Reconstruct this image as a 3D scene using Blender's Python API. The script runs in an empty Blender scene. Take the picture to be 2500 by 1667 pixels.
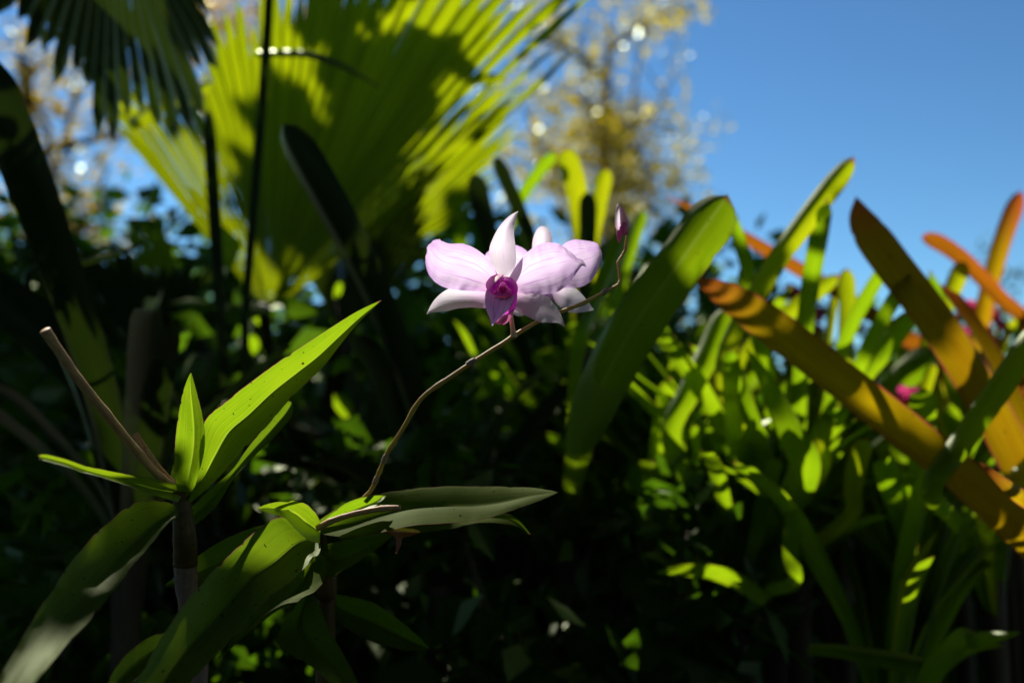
import bpy, math, random
import numpy as np
from mathutils import Vector, noise, Matrix
R = math.radians
scene = bpy.context.scene
C = scene.collection
random.seed(7)

# ------------------------------------------------------------------ camera
CAM = Vector((0.0, 0.0, 0.46))
PITCH = 8.0
cd = bpy.data.cameras.new('camera'); cam = bpy.data.objects.new('camera', cd); C.objects.link(cam)
cam.location = CAM; cam.rotation_euler = (R(90 + PITCH), 0, 0)
cd.lens = 35; cd.sensor_width = 36; cd.clip_start = 0.02; cd.clip_end = 3000
cd.dof.use_dof = True; cd.dof.focus_distance = 0.379; cd.dof.aperture_fstop = 6.4
scene.camera = cam
# ------------------------------------------------------------------ sky, sun, exposure
SUN_AZ, SUN_EL = -28.0, 47.0           # azimuth from +Y towards +X, elevation
w = bpy.data.worlds.new('World'); scene.world = w; w.use_nodes = True
nt = w.node_tree; bg = nt.nodes['Background']
sky = nt.nodes.new('ShaderNodeTexSky'); sky.sky_type = 'NISHITA'; sky.sun_disc = False
sky.sun_elevation = R(SUN_EL); sky.sun_rotation = R(SUN_AZ)
sky.altitude = 0; sky.air_density = 1.0; sky.dust_density = 0.0; sky.ozone_density = 3.0
skm = nt.nodes.new('ShaderNodeVectorMath'); skm.operation = 'SCALE'; skm.inputs['Scale'].default_value = 0.58
skg = nt.nodes.new('ShaderNodeGamma'); skg.inputs[1].default_value = 1.5          # deep clear-air blue, over the whole sky
nt.links.new(sky.outputs[0], skm.inputs[0]); nt.links.new(skm.outputs[0], skg.inputs[0])
skt = nt.nodes.new('ShaderNodeVectorMath'); skt.operation = 'MULTIPLY'; skt.inputs[1].default_value = (0.93, 1.12, 1.0)
nt.links.new(skg.outputs[0], skt.inputs[0]); nt.links.new(skt.outputs[0], bg.inputs[0]); bg.inputs[1].default_value = 0.088
SUN = Vector((math.sin(R(SUN_AZ)) * math.cos(R(SUN_EL)), math.cos(R(SUN_AZ)) * math.cos(R(SUN_EL)), math.sin(R(SUN_EL))))
sl = bpy.data.lights.new('sun', 'SUN'); sl.energy = 5.0; sl.angle = R(0.53); sl.color = (1.0, 0.955, 0.88)
so = bpy.data.objects.new('sun', sl); C.objects.link(so)
so.rotation_euler = SUN.to_track_quat('Z', 'Y').to_euler(); so.location = (-3, 6, 8)
vs = scene.view_settings; vs.view_transform = 'Standard'; vs.look = 'None'; vs.exposure = 0.3; vs.gamma = 1
scene.display_settings.display_device = 'sRGB'
scene.render.engine = 'CYCLES'
cy = scene.cycles; cy.use_denoising = True; cy.max_bounces = 8; cy.diffuse_bounces = 3; cy.glossy_bounces = 3
cy.transmission_bounces = 5; cy.sample_clamp_indirect = 4.0; cy.use_adaptive_sampling = False

# ------------------------------------------------------------------ pixel -> world (2500 px frame)
FPX = 2500 * 35 / 36
cp, sp = math.cos(R(PITCH)), math.sin(R(PITCH))
FWD = Vector((0, cp, sp)); UP = Vector((0, -sp, cp)); RIGHT = Vector((1, 0, 0))
def W(x, y, d):                        # pixel and depth in cm -> world metres
    d = d / 100.0
    return CAM + FWD * d + RIGHT * ((x - 1250) / FPX * d) + UP * ((833.5 - y) / FPX * d)
def frame(x0, y0, k):
    return lambda x, y, d: W(x0 + k * x, y0 + k * y, d)
FA = frame(0, 0, 2500 / 2352); FF = frame(1000, 470, .2551); FL = frame(0, 700, .4039); FM = frame(0, 1100, .36155)
FN = frame(550, 1100, .38265); FT = frame(0, 0, .42535); FU = frame(600, 0, .42535); FR = frame(1500, 350, .42535)
FS = frame(1400, 1000, .46769)
def px2m(px, d): return px * d / 100.0 / FPX

# ------------------------------------------------------------------ mesh helpers
class Thing:
    def __init__(s, name, loc, label, cat, group=None):
        o = bpy.data.objects.new(name, None); o.empty_display_size = 0.02; C.objects.link(o)
        o.location = loc; o['label'] = label; o['category'] = cat
        if group: o['group'] = group
        s.o = o; s.loc = Vector(loc)
    def add(s, name, data, mat, parent=None, label=None, kind=None):
        v, f, uv = data
        m = bpy.data.meshes.new(name)
        v = np.asarray(v, dtype=np.float64).reshape(-1, 3) - np.array(s.loc)
        m.from_pydata(v.tolist(), [], f); m.update()
        if uv is not None:
            l = m.uv_layers.new(name='UVMap')
            idx = np.empty(len(m.loops), dtype=np.int32); m.loops.foreach_get('vertex_index', idx)
            l.data.foreach_set('uv', np.asarray(uv, dtype=np.float32)[idx].ravel())
        m.polygons.foreach_set('use_smooth', [True] * len(m.polygons))
        m.materials.append(mat)
        o = bpy.data.objects.new(name, m); C.objects.link(o); o.parent = parent or s.o
        if label: o['label'] = label
        if kind: o['kind'] = kind
        return o

def catmull(P, n):
    P = np.asarray(P, dtype=np.float64)
    m = len(P)
    if m == 2:
        t = np.linspace(0, 1, n)[:, None].reshape((n,) + (1,) * (P.ndim - 1)); return P[0] * (1 - t) + P[1] * t
    Q = np.concatenate([[2 * P[0] - P[1]], P, [2 * P[-1] - P[-2]]])
    out = []
    for i in range(n):
        u = i / (n - 1) * (m - 1); k = min(int(u), m - 2); t = u - k
        a, b, c, d = Q[k], Q[k + 1], Q[k + 2], Q[k + 3]
        out.append(0.5 * ((2 * b) + (-a + c) * t + (2 * a - 5 * b + 4 * c - d) * t * t + (-a + 3 * b - 3 * c + d) * t ** 3))
    return np.array(out)
def grid_faces(nu, nv, wrap=False):
    f = []
    for i in range(nv - 1):
        for j in range(nu - (0 if wrap else 1)):
            j2 = (j + 1) % nu
            f.append((i * nu + j, i * nu + j2, (i + 1) * nu + j2, (i + 1) * nu + j))
    return f
def norm(a): return a / (np.linalg.norm(a) + 1e-12)

def loft(fr, rows, nv=36, nu=13, crease=True, bulge=0.0, rip=0.0, ripf=3.0, edge=0.0, seed=0.0, nick=None):
    """rows: (Lx, Ly, Rx, Ry, dL, dM, dR[, m]) from base to tip; L, M (midrib) and R curves in 3D."""
    K = []
    for r in rows:
        m = r[7] if len(r) > 7 else 0.5
        mx, my = r[0] + (r[2] - r[0]) * m, r[1] + (r[3] - r[1]) * m
        K.append([fr(r[0], r[1], r[4]), fr(mx, my, r[5]), fr(r[2], r[3], r[6])])
    if nick is None: nick = 0.16 if crease else 0.03
    return sheet(catmull(np.array(K), nv), nu, crease, bulge, rip, ripf, edge, seed, nick)
def sheet(K, nu, crease, bulge, rip, ripf, edge, seed, nick=0.0):
    nv = len(K)
    V, UV = [], []
    S = np.linspace(-1, 1, nu)
    for i in range(nv):
        L, M, Rr = K[i]
        t = i / (nv - 1)
        T = norm(K[min(i + 1, nv - 1)][1] - K[max(i - 1, 0)][1])
        Wd = Rr - L; wid = np.linalg.norm(Wd); N = norm(np.cross(Wd, T) if wid > 1e-7 else np.array([0, -1., 0]))
        for s in S:
            if crease:
                p = M + (L - M) * (-s) if s < 0 else M + (Rr - M) * s
                a = abs(s); p = p + N * (bulge * wid * 4 * a * (1 - a))
            else:
                p = L * (s * (s - 1) / 2) + M * (1 - s * s) + Rr * (s * (s + 1) / 2)
            if nick and abs(s) > .7:
                nn = noise.noise(Vector((t * 26, 3.1 * (1 if s > 0 else -1), seed * 3))) + .7 * noise.noise(Vector((t * 75, 7.0 * (1 if s > 0 else -1), seed)))
                p = p + (M - p) * (nick * max(0, nn - .18) * (abs(s) - .7) / .3)
            if rip or edge:
                n1 = noise.noise(Vector((s * 1.1, t * ripf, seed)))
                n2 = noise.noise(Vector((s * 2.3 + 9, t * ripf * 4, seed + 5)))
                p = p + N * (wid * (rip * n1 + edge * n2 * s * s))
            V.append(p); UV.append(((s + 1) / 2, t))
    return V, grid_faces(nu, nv), UV

def prof(kind, t):
    if kind == 'strap':       # parallel sides, round tip with a point
        a = min(1.0, 0.62 + 0.5 * t) * (1.0 if t < 0.915 else max(0, 1 - ((t - 0.915) / 0.085) ** 2.2) ** .55 * 0.95 + 0.05 * (1 - t) / .085)
        return a
    if kind == 'taper':       # slowly narrowing to a point
        return (0.75 + 0.25 * min(1, t * 4)) * (max(0.0, 1 - t ** 2.6) ** 0.8) + 0.012
    if kind == 'blunt':       # broad to near the end, then a short point
        return (0.8 + 0.2 * min(1, t * 3)) * (1.0 if t < .74 else max(0.015, 1 - ((t - .74) / .26) ** 2.1))
    if kind == 'lance':
        return max(0.02, math.sin(math.pi * min(1, (t * 0.92 + 0.08)) ** 0.75) ** 0.8)
    if kind == 'stem': return 1.0
def blade(pts, width, kind='strap', roll=0.0, fold=18.0, ref='view', nv=30, nu=9, rip=0.02, ripf=3.0, edge=0.02, seed=0.0, widths=None, tiptwist=0.0):
    """a long leaf: pts world points base -> tip; full width in metres; fold raises both margins (degrees)."""
    Q = catmull(np.array([list(p) for p in pts]), nv)
    K = []
    Bp = None
    for i in range(nv):
        t = i / (nv - 1)
        T = norm(Q[min(i + 1, nv - 1)] - Q[max(i - 1, 0)])
        if isinstance(ref, str): rv = norm(Q[i] - np.array(CAM))
        else: rv = np.array(ref)
        B = np.cross(T, rv)
        if np.linalg.norm(B) < 0.15 and Bp is not None: B = Bp - T * np.dot(T, Bp)
        B = norm(B)
        if Bp is not None and np.dot(B, Bp) < 0: B = -B
        Bp = B
        N = np.cross(B, T)
        rr = R(roll + tiptwist * t)
        B2 = B * math.cos(rr) + N * math.sin(rr); N2 = np.cross(B2, T)
        h = 0.5 * width * prof(kind, t)
        if widths: h *= float(np.interp(t, np.linspace(0, 1, len(widths)), widths))
        f = R(fold)
        K.append([Q[i] - B2 * h * math.cos(f) + N2 * h * math.sin(f), Q[i], Q[i] + B2 * h * math.cos(f) + N2 * h * math.sin(f)])
    return sheet(np.array(K), nu, False, 0, rip, ripf, edge, seed, .1)

def tube(pts, rad, nv=24, nu=10, bumps=(), jit=0.0, seed=0.0, cap=True):
    """round stem along world points; rad: list of radii in metres; bumps: (t, extra, width) node rings."""
    Q = catmull(np.array([list(p) for p in pts]), nv)
    V, UV = [], []
    ref = np.array([0.31, -0.8, 0.5]); B = None
    for i in range(nv):
        t = i / (nv - 1)
        T = norm(Q[min(i + 1, nv - 1)] - Q[max(i - 1, 0)])
        B = norm(np.cross(T, ref)) if B is None else norm(B - T * np.dot(B, T))
        N = np.cross(B, T)
        r = float(np.interp(t, np.linspace(0, 1, len(rad)), rad))
        for bt, be, bw in bumps: r *= 1 + be * math.exp(-((t - bt) / bw) ** 2)
        for j in range(nu):
            a = 2 * math.pi * j / nu
            rr = r * (1 + jit * noise.noise(Vector((math.cos(a), math.sin(a), t * 14 + seed))))
            V.append(Q[i] + (B * math.cos(a) + N * math.sin(a)) * rr); UV.append((j / nu, t))
    F = grid_faces(nu, nv, True)
    if cap:
        V.append(Q[0]); UV.append((0, 0)); V.append(Q[-1]); UV.append((0, 1))
        b, e = len(V) - 2, len(V) - 1; o = (nv - 1) * nu
        for j in range(nu):
            F.append((b, (j + 1) % nu, j)); F.append((e, o + j, o + (j + 1) % nu))
    return V, F, UV
def merge(*ds):
    V, F, UV = [], [], []
    for v, f, u in ds:
        o = len(V); V += list(v); F += [tuple(i + o for i in q) for q in f]; UV += list(u)
    return V, F, UV

# ------------------------------------------------------------------ materials
def mat_nodes(name):
    m = bpy.data.materials.new(name); m.use_nodes = True; t = m.node_tree
    for n in list(t.nodes): t.nodes.remove(n)
    return m, t
class NB:
    def __init__(s, t): s.t = t
    def n(s, typ, **kw):
        x = s.t.nodes.new(typ)
        for k, v in kw.items(): setattr(x, k, v)
        return x
    def l(s, a, b): s.t.links.new(a, b)
    def put(s, sock, v):
        if hasattr(v, 'links') or hasattr(v, 'is_linked'): s.l(v, sock)
        else: sock.default_value = v
    def math(s, op, a, b=0.5, c=None, clamp=False):
        x = s.n('ShaderNodeMath', operation=op, use_clamp=clamp); s.put(x.inputs[0], a); s.put(x.inputs[1], b)
        if c is not None: s.put(x.inputs[2], c)
        return x.outputs[0]
    def mix(s, f, a, b, mode='MIX'):
        x = s.n('ShaderNodeMix', data_type='RGBA', blend_type=mode); s.put(x.inputs[0], f)
        s.put(x.inputs[6], (*a, 1) if isinstance(a, tuple) and len(a) == 3 else a)
        s.put(x.inputs[7], (*b, 1) if isinstance(b, tuple) and len(b) == 3 else b)
        return x.outputs[2]
    def ramp(s, v, a, b):      # smooth 0..1 between a and b
        x = s.n('ShaderNodeMapRange', interpolation_type='SMOOTHSTEP'); s.put(x.inputs[0], v)
        x.inputs[1].default_value = a; x.inputs[2].default_value = b; return x.outputs[0]
    def noise(s, vec, scale, detail=3, rough=0.5):
        x = s.n('ShaderNodeTexNoise'); s.l(vec, x.inputs['Vector']); x.inputs['Scale'].default_value = scale
        x.inputs['Detail'].default_value = detail; x.inputs['Roughness'].default_value = rough; return x.outputs[0]
    def mapping(s, vec, sc, loc=(0, 0, 0)):
        x = s.n('ShaderNodeMapping'); s.l(vec, x.inputs[0]); x.inputs['Scale'].default_value = sc; x.inputs['Location'].default_value = loc
        return x.outputs[0]

def thin_out(b, t, refl, trans, tf, rough, fres, bump=None, bstr=0.2):
    d = b.n('ShaderNodeBsdfDiffuse'); b.put(d.inputs[0], refl)
    tr = b.n('ShaderNodeBsdfTranslucent'); b.put(tr.inputs[0], trans)
    mx = b.n('ShaderNodeMixShader'); mx.inputs[0].default_value = tf; b.l(d.outputs[0], mx.inputs[1]); b.l(tr.outputs[0], mx.inputs[2])
    g = b.n('ShaderNodeBsdfGlossy'); g.inputs['Roughness'].default_value = rough; g.inputs[0].default_value = (0.86, 0.92, 0.66, 1)
    fr = b.n('ShaderNodeFresnel'); fr.inputs[0].default_value = 1.42
    fac = b.math('MULTIPLY', fr.outputs[0], fres)
    m2 = b.n('ShaderNodeMixShader'); b.l(fac, m2.inputs[0]); b.l(mx.outputs[0], m2.inputs[1]); b.l(g.outputs[0], m2.inputs[2])
    if bump is not None:
        bp = b.n('ShaderNodeBump'); bp.inputs['Strength'].default_value = bstr; bp.inputs['Distance'].default_value = 0.0006; b.l(bump, bp.inputs['Height'])
        for x in (d, tr, g): b.l(bp.outputs[0], x.inputs['Normal'])
    o = b.n('ShaderNodeOutputMaterial'); b.l(m2.outputs[0], o.inputs[0])

def leaf_mat(name, refl, trans, refl2=None, trans2=None, edge=(0.12, 0.035, 0.02), edge_w=0.03, tip=(0.10, 0.04, 0.02), tip_at=0.975,
             tf=0.55, rough=0.35, fres=0.9, streak=0.35, spots=0.0, streak_n=46, vary=0.35, rib=0.0, gloss_bump=0.25, grad=None):
    m, t = mat_nodes(name); b = NB(t)
    uv = b.n('ShaderNodeTexCoord'); sep = b.n('ShaderNodeSeparateXYZ'); b.l(uv.outputs['UV'], sep.inputs[0])
    u, v = sep.outputs[0], sep.outputs[1]
    oi = b.n('ShaderNodeObjectInfo'); rnd = oi.outputs['Random']
    off = b.n('ShaderNodeCombineXYZ'); b.l(b.math('MULTIPLY', rnd, 37.0), off.inputs[0]); b.l(b.math('MULTIPLY', rnd, 91.0), off.inputs[1])
    va = b.n('ShaderNodeVectorMath', operation='ADD'); b.l(uv.outputs['UV'], va.inputs[0]); b.l(off.outputs[0], va.inputs[1])
    vec = va.outputs[0]
    st = b.noise(b.mapping(vec, (streak_n, 1.6, 1)), 1.0, 4, 0.6)
    bl = b.noise(b.mapping(vec, (2.2, 5, 1)), 1.0, 3, 0.55)
    fv = b.noise(b.mapping(vec, (streak_n * 3.2, 0.7, 1)), 1.0, 2, 0.5)
    f = b.math('ADD', b.math('MULTIPLY', b.math('SUBTRACT', st, 0.5), streak * 2.2), b.math('MULTIPLY', b.math('SUBTRACT', bl, 0.5), 1.4))
    f = b.math('ADD', f, b.math('MULTIPLY', b.math('SUBTRACT', fv, 0.5), streak * 2.4))
    f = b.math('ADD', f, b.math('MULTIPLY', b.math('SUBTRACT', rnd, 0.5), vary * 2))
    f = b.math('ADD', f, 0.5, clamp=True)
    refl2 = refl2 or tuple(c * 0.55 for c in refl); trans2 = trans2 or tuple(c * k for c, k in zip(trans, (0.55, 0.72, 0.6)))
    rc = b.mix(f, refl2, refl); tc = b.mix(f, trans2, trans)
    if grad:                                     # second colour towards the tip (pigment)
        g = b.ramp(v, grad[0], grad[1]); rc = b.mix(g, rc, grad[2]); tc = b.mix(g, tc, grad[3])
    au = b.math('MULTIPLY', b.math('ABSOLUTE', b.math('SUBTRACT', u, 0.5)), 2.0)
    if rib:
        rm = b.math('SUBTRACT', 1.0, b.ramp(au, 0.0, rib)); tc = b.mix(b.math('MULTIPLY', rm, 0.55), tc, tuple(min(1, c * 1.15 + 0.06) for c in trans))
    jag = b.math('ADD', au, b.math('MULTIPLY', b.math('SUBTRACT', b.noise(b.mapping(vec, (1, 30, 1)), 1.0, 3), 0.5), edge_w * 1.6))
    em = b.ramp(jag, 1 - edge_w * 1.6, 1 - edge_w * 0.2)
    tm = b.ramp(v, tip_at, min(1.0, tip_at + 0.02)); em = b.math('MAXIMUM', em, tm)
    rc = b.mix(em, rc, edge); tc = b.mix(em, tc, tuple(c * 2.0 for c in edge))
    if spots:
        sn = b.noise(b.mapping(vec, (9, 46, 1)), 1.0, 2, 0.5)
        sm = b.ramp(sn, 0.74 - spots, 0.77 - spots); rc = b.mix(sm, rc, (0.03, 0.012, 0.006)); tc = b.mix(sm, tc, (0.05, 0.015, 0.005))
    thin_out(b, t, rc, tc, tf, rough, fres, st, gloss_bump)
    return m

def petal_mat(name, pale, deep, veins=0.5, base=(0.75, 0.25, 0.62), base_to=0.25, rim=0.5, tf=0.74, vein_n=16, vein_col=None, white_mid=0.0):
    m, t = mat_nodes(name); b = NB(t)
    uv = b.n('ShaderNodeTexCoord'); sep = b.n('ShaderNodeSeparateXYZ'); b.l(uv.outputs['UV'], sep.inputs[0])
    u, v = sep.outputs[0], sep.outputs[1]
    wob = b.noise(b.mapping(uv.outputs['UV'], (3, 4, 1)), 1.0, 3)
    uu = b.math('ADD', u, b.math('MULTIPLY', b.math('SUBTRACT', wob, 0.5), 0.10))
    cx = b.n('ShaderNodeCombineXYZ'); b.l(uu, cx.inputs[0]); b.l(v, cx.inputs[1])
    st = b.noise(b.mapping(cx.outputs[0], (vein_n * 2.2, 1.1, 1)), 1.0, 3, 0.65)
    bl = b.noise(b.mapping(uv.outputs['UV'], (2.6, 2.2, 1), (4, 1, 0)), 1.0, 3)
    au = b.math('MULTIPLY', b.math('ABSOLUTE', b.math('SUBTRACT', u, 0.5)), 2.0)
    f = b.math('ADD', b.math('MULTIPLY', b.math('SUBTRACT', bl, 0.45), 1.2), b.math('MULTIPLY', b.math('POWER', au, 2.0), rim))
    f = b.math('ADD', f, b.math('MULTIPLY', b.math('SUBTRACT', v, 0.45), rim * 0.8))
    f = b.math('ADD', f, 0.25, clamp=True)
    col = b.mix(f, pale, deep)
    vm = b.math('MULTIPLY', b.ramp(st, 0.52, 0.68), veins)
    col = b.mix(vm, col, vein_col or tuple(c * k for c, k in zip(deep, (0.75, 0.55, 0.8))))
    bm = b.math('SUBTRACT', 1.0, b.ramp(v, 0.0, base_to)); col = b.mix(b.math('MULTIPLY', bm, 0.8), col, base)
    fine = b.noise(b.mapping(uv.outputs['UV'], (70, 45, 1)), 1.0, 2)
    bh = b.math('ADD', b.math('MULTIPLY', fine, 0.5), st)
    thin_out(b, t, col, col, tf, 0.55, 0.1, bh, 0.28)
    return m

def stem_mat(name, c1, c2, rough=0.5, mottle=1.0, sc=60, spec=0.4, sss=0.0):
    m, t = mat_nodes(name); b = NB(t)
    tc = b.n('ShaderNodeTexCoord')
    n1 = b.noise(b.mapping(tc.outputs['UV'], (3, 7, 1)), 2.0, 4, 0.6); n2 = b.noise(b.mapping(tc.outputs['UV'], (22, 3, 1)), 1.0, 3)
    f = b.ramp(b.math('ADD', b.math('MULTIPLY', n1, 0.65 * mottle), b.math('MULTIPLY', n2, 0.35)), 0.36, 0.62)
    col = b.mix(f, c1, c2)
    p = b.n('ShaderNodeBsdfPrincipled'); b.l(col, p.inputs['Base Color']); p.inputs['Roughness'].default_value = rough
    p.inputs['Specular IOR Level'].default_value = spec
    if sss:
        p.inputs['Subsurface Weight'].default_value = sss; p.inputs['Subsurface Radius'].default_value = (0.6, 0.4, 0.2); p.inputs['Subsurface Scale'].default_value = 0.003
    bp = b.n('ShaderNodeBump'); bp.inputs['Strength'].default_value = 0.4; bp.inputs['Distance'].default_value = 0.0008; b.l(n2, bp.inputs['Height']); b.l(bp.outputs[0], p.inputs['Normal'])
    o = b.n('ShaderNodeOutputMaterial'); b.l(p.outputs[0], o.inputs[0])
    return m

M = {}
M['orchid'] = leaf_mat('orchid_leaf', (0.06, 0.105, 0.02), (0.40, 0.58, 0.010), tf=0.66, edge=(0.16, 0.05, 0.04), edge_w=0.022, spots=0.05, rib=0.06, rough=0.5, fres=0.25, streak=1.0)
M['orchid_old'] = leaf_mat('orchid_leaf_mature', (0.12, 0.17, 0.035), (0.27, 0.40, 0.010), tf=0.55, edge=(0.15, 0.06, 0.045), edge_w=0.025, spots=0.06, rib=0.05, rough=0.6, fres=0.06, streak=0.6)
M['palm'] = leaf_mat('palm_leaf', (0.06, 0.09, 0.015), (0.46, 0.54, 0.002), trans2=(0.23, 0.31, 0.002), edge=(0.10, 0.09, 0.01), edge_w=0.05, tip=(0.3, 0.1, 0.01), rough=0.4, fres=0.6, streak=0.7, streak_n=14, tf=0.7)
M['palm_dark'] = leaf_mat('palm_leaf_shade_dark', (0.018, 0.03, 0.01), (0.05, 0.08, 0.002), edge=(0.05, 0.05, 0.01), rough=0.4, fres=0.6, streak=0.6, streak_n=14, tf=0.4)  # darkened copy of the palm leaf: shade is put into the colour
M['brom'] = leaf_mat('bromeliad_leaf_green', (0.05, 0.10, 0.012), (0.42, 0.62, 0.006), edge=(0.12, 0.07, 0.01), edge_w=0.03, rough=0.5, fres=0.12, spots=0.02, tf=0.65, vary=0.3)
M['brom_deep'] = leaf_mat('bromeliad_leaf_deep_green', (0.028, 0.055, 0.008), (0.36, 0.52, 0.004), edge=(0.12, 0.07, 0.02), edge_w=0.03, rough=0.5, fres=0.25, spots=0.03, tf=0.6, vary=0.1, streak=.5, rib=.12)
M['brom_y'] = leaf_mat('bromeliad_leaf_yellow_green', (0.08, 0.11, 0.012), (0.66, 0.70, 0.006), edge=(0.2, 0.06, 0.02), edge_w=0.04, rough=0.5, fres=0.12, tf=0.66, vary=0.25)
M['brom_o'] = leaf_mat('bromeliad_leaf_orange', (0.10, 0.04, 0.012), (0.70, 0.48, 0.004), trans2=(0.42, 0.22, 0.003), edge=(0.30, 0.035, 0.03), edge_w=0.07, rough=0.5, fres=0.12, tf=0.66, streak=0.6, spots=.03,
                       tip=(0.3, 0.03, 0.03), grad=(0.72, 1.0, (0.11, 0.025, 0.02), (0.62, 0.13, 0.02)))
M['brom_r'] = leaf_mat('bromeliad_leaf_rust', (0.10, 0.025, 0.012), (0.70, 0.18, 0.008), edge=(0.28, 0.03, 0.03), edge_w=0.1, rough=0.5, fres=0.12, tf=0.62, streak=0.4)
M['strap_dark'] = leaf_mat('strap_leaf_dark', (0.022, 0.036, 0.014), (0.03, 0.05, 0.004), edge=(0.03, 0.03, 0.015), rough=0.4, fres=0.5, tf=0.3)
M['shrub'] = leaf_mat('shrub_leaf', (0.035, 0.075, 0.015), (0.22, 0.42, 0.01), rough=0.55, fres=0.2, tf=0.4)
M['tree'] = leaf_mat('tree_leaf', (0.10, 0.10, 0.02), (0.66, 0.62, 0.015), refl2=(0.14, 0.07, 0.02), trans2=(0.80, 0.40, 0.02), rough=0.42, fres=0.45, tf=0.68, edge_w=0.01)
M['tree_g'] = leaf_mat('tree_leaf_olive', (0.05, 0.065, 0.015), (0.5, 0.45, 0.03), refl2=(0.06, 0.04, 0.015), trans2=(0.5, 0.3, 0.03), rough=0.3, fres=0.4, tf=0.5, edge_w=0.01)
M['far'] = leaf_mat('far_leaf', (0.03, 0.06, 0.03), (0.06, 0.12, 0.05), rough=0.4, tf=0.4)
M['petal'] = petal_mat('orchid_petal', (0.93, 0.79, 0.93), (0.70, 0.42, 0.82), veins=0.95, vein_n=12, vein_col=(0.60, 0.27, 0.72), base=(0.80, 0.50, 0.78), base_to=0.16, rim=0.45)
M['sepal'] = petal_mat('orchid_sepal', (0.96, 0.94, 0.92), (0.84, 0.66, 0.88), veins=0.35, base=(0.82, 0.48, 0.78), base_to=0.5, rim=0.1)
M['sepal_top'] = petal_mat('orchid_dorsal_sepal', (0.88, 0.82, 0.84), (0.78, 0.62, 0.82), veins=0.35, base=(0.9, 0.8, 0.9), base_to=0.3, rim=0.12)
M['lip'] = petal_mat('orchid_lip', (0.82, 0.58, 0.95), (0.74, 0.42, 0.90), veins=0.95, base=(0.12, 0.01, 0.17), base_to=0.27, rim=0.2, tf=0.6, vein_n=7, vein_col=(0.26, 0.05, 0.34))
M['lobe'] = petal_mat('orchid_lip_lobe', (0.96, 0.09, 0.84), (0.80, 0.05, 0.70), veins=0.5, base=(0.85, 0.05, 0.72), base_to=0.2, rim=0.2, tf=0.72, vein_n=14)
M['throat'] = petal_mat('orchid_throat', (0.90, 0.25, 0.62), (0.85, 0.16, 0.50), veins=0.2, base=(0.95, 0.6, 0.8), base_to=0.3, tf=0.6)
M['mentum'] = petal_mat('orchid_spur', (0.72, 0.24, 0.46), (0.60, 0.16, 0.38), veins=0.3, base=(0.5, 0.08, 0.35), base_to=0.3, tf=0.45)
M['column'] = stem_mat('orchid_column', (0.50, 0.04, 0.22), (0.60, 0.14, 0.30), 0.35)
M['fringe'] = stem_mat('orchid_fringe', (0.85, 0.42, 0.30), (0.75, 0.25, 0.25), 0.5)
M['dark_fringe'] = stem_mat('orchid_fringe_dark', (0.05, 0.008, 0.05), (0.09, 0.01, 0.08), 0.5)
M['pedicel'] = stem_mat('pedicel', (0.62, 0.52, 0.20), (0.70, 0.60, 0.36), 0.45, sss=0.3)
M['spike'] = stem_mat('flower_stalk_bark', (0.34, 0.18, 0.05), (0.60, 0.50, 0.10), 0.45, mottle=1.1, sss=.35)
M['spike_node'] = stem_mat('stalk_node_sheath', (0.42, 0.33, 0.24), (0.30, 0.2, 0.12), 0.6)
M['dry'] = stem_mat('dry_stalk', (0.66, 0.46, 0.22), (0.50, 0.25, 0.12), 0.55, sss=.35)
M['cane'] = stem_mat('cane_sheath', (0.16, 0.09, 0.025), (0.09, 0.045, 0.015), 0.5)
M['cane_pale'] = stem_mat('cane_papery', (0.42, 0.28, 0.26), (0.30, 0.2, 0.18), 0.7)
M['bud'] = petal_mat('bud_petal', (0.78, 0.55, 0.60), (0.62, 0.24, 0.42), veins=0.35, base=(0.50, 0.10, 0.28), base_to=0.5, rim=0.2, tf=0.3)
M['wilt'] = petal_mat('wilted_bloom', (0.62, 0.42, 0.22), (0.55, 0.22, 0.22), veins=0.5, base=(0.40, 0.06, 0.14), base_to=0.6, tf=0.4)
M['pink'] = petal_mat('pink_bract', (0.85, 0.10, 0.28), (0.75, 0.03, 0.22), veins=0.2, base=(0.7, 0.03, 0.15), tf=0.55)
M['petiole'] = stem_mat('palm_petiole', (0.028, 0.025, 0.012), (0.045, 0.03, 0.015), 0.6, spec=.2)
M['bark'] = stem_mat('tree_bark', (0.10, 0.065, 0.05), (0.16, 0.10, 0.085), 0.8)
M['stalk_dark'] = stem_mat('woody_stem', (0.06, 0.04, 0.025), (0.10, 0.065, 0.04), 0.7)

def ground_mat():
    m, t = mat_nodes('soil'); b = NB(t)
    tc = b.n('ShaderNodeTexCoord'); g = b.n('ShaderNodeNewGeometry')
    n1 = b.noise(g.outputs['Position'], 3.0, 6, 0.6); n2 = b.noise(g.outputs['Position'], 40.0, 5, 0.6)
    col = b.mix(b.ramp(n1, 0.35, 0.65), (0.035, 0.024, 0.016), (0.06, 0.045, 0.03)); col = b.mix(b.ramp(n2, 0.45, 0.7), col, (0.02, 0.014, 0.01))
    p = b.n('ShaderNodeBsdfPrincipled'); b.l(col, p.inputs['Base Color']); p.inputs['Roughness'].default_value = 0.95
    bp = b.n('ShaderNodeBump'); bp.inputs['Strength'].default_value = 0.8; bp.inputs['Distance'].default_value = 0.02; b.l(n2, bp.inputs['Height']); b.l(bp.outputs[0], p.inputs['Normal'])
    o = b.n('ShaderNodeOutputMaterial'); b.l(p.outputs[0], o.inputs[0]); return m
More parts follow.
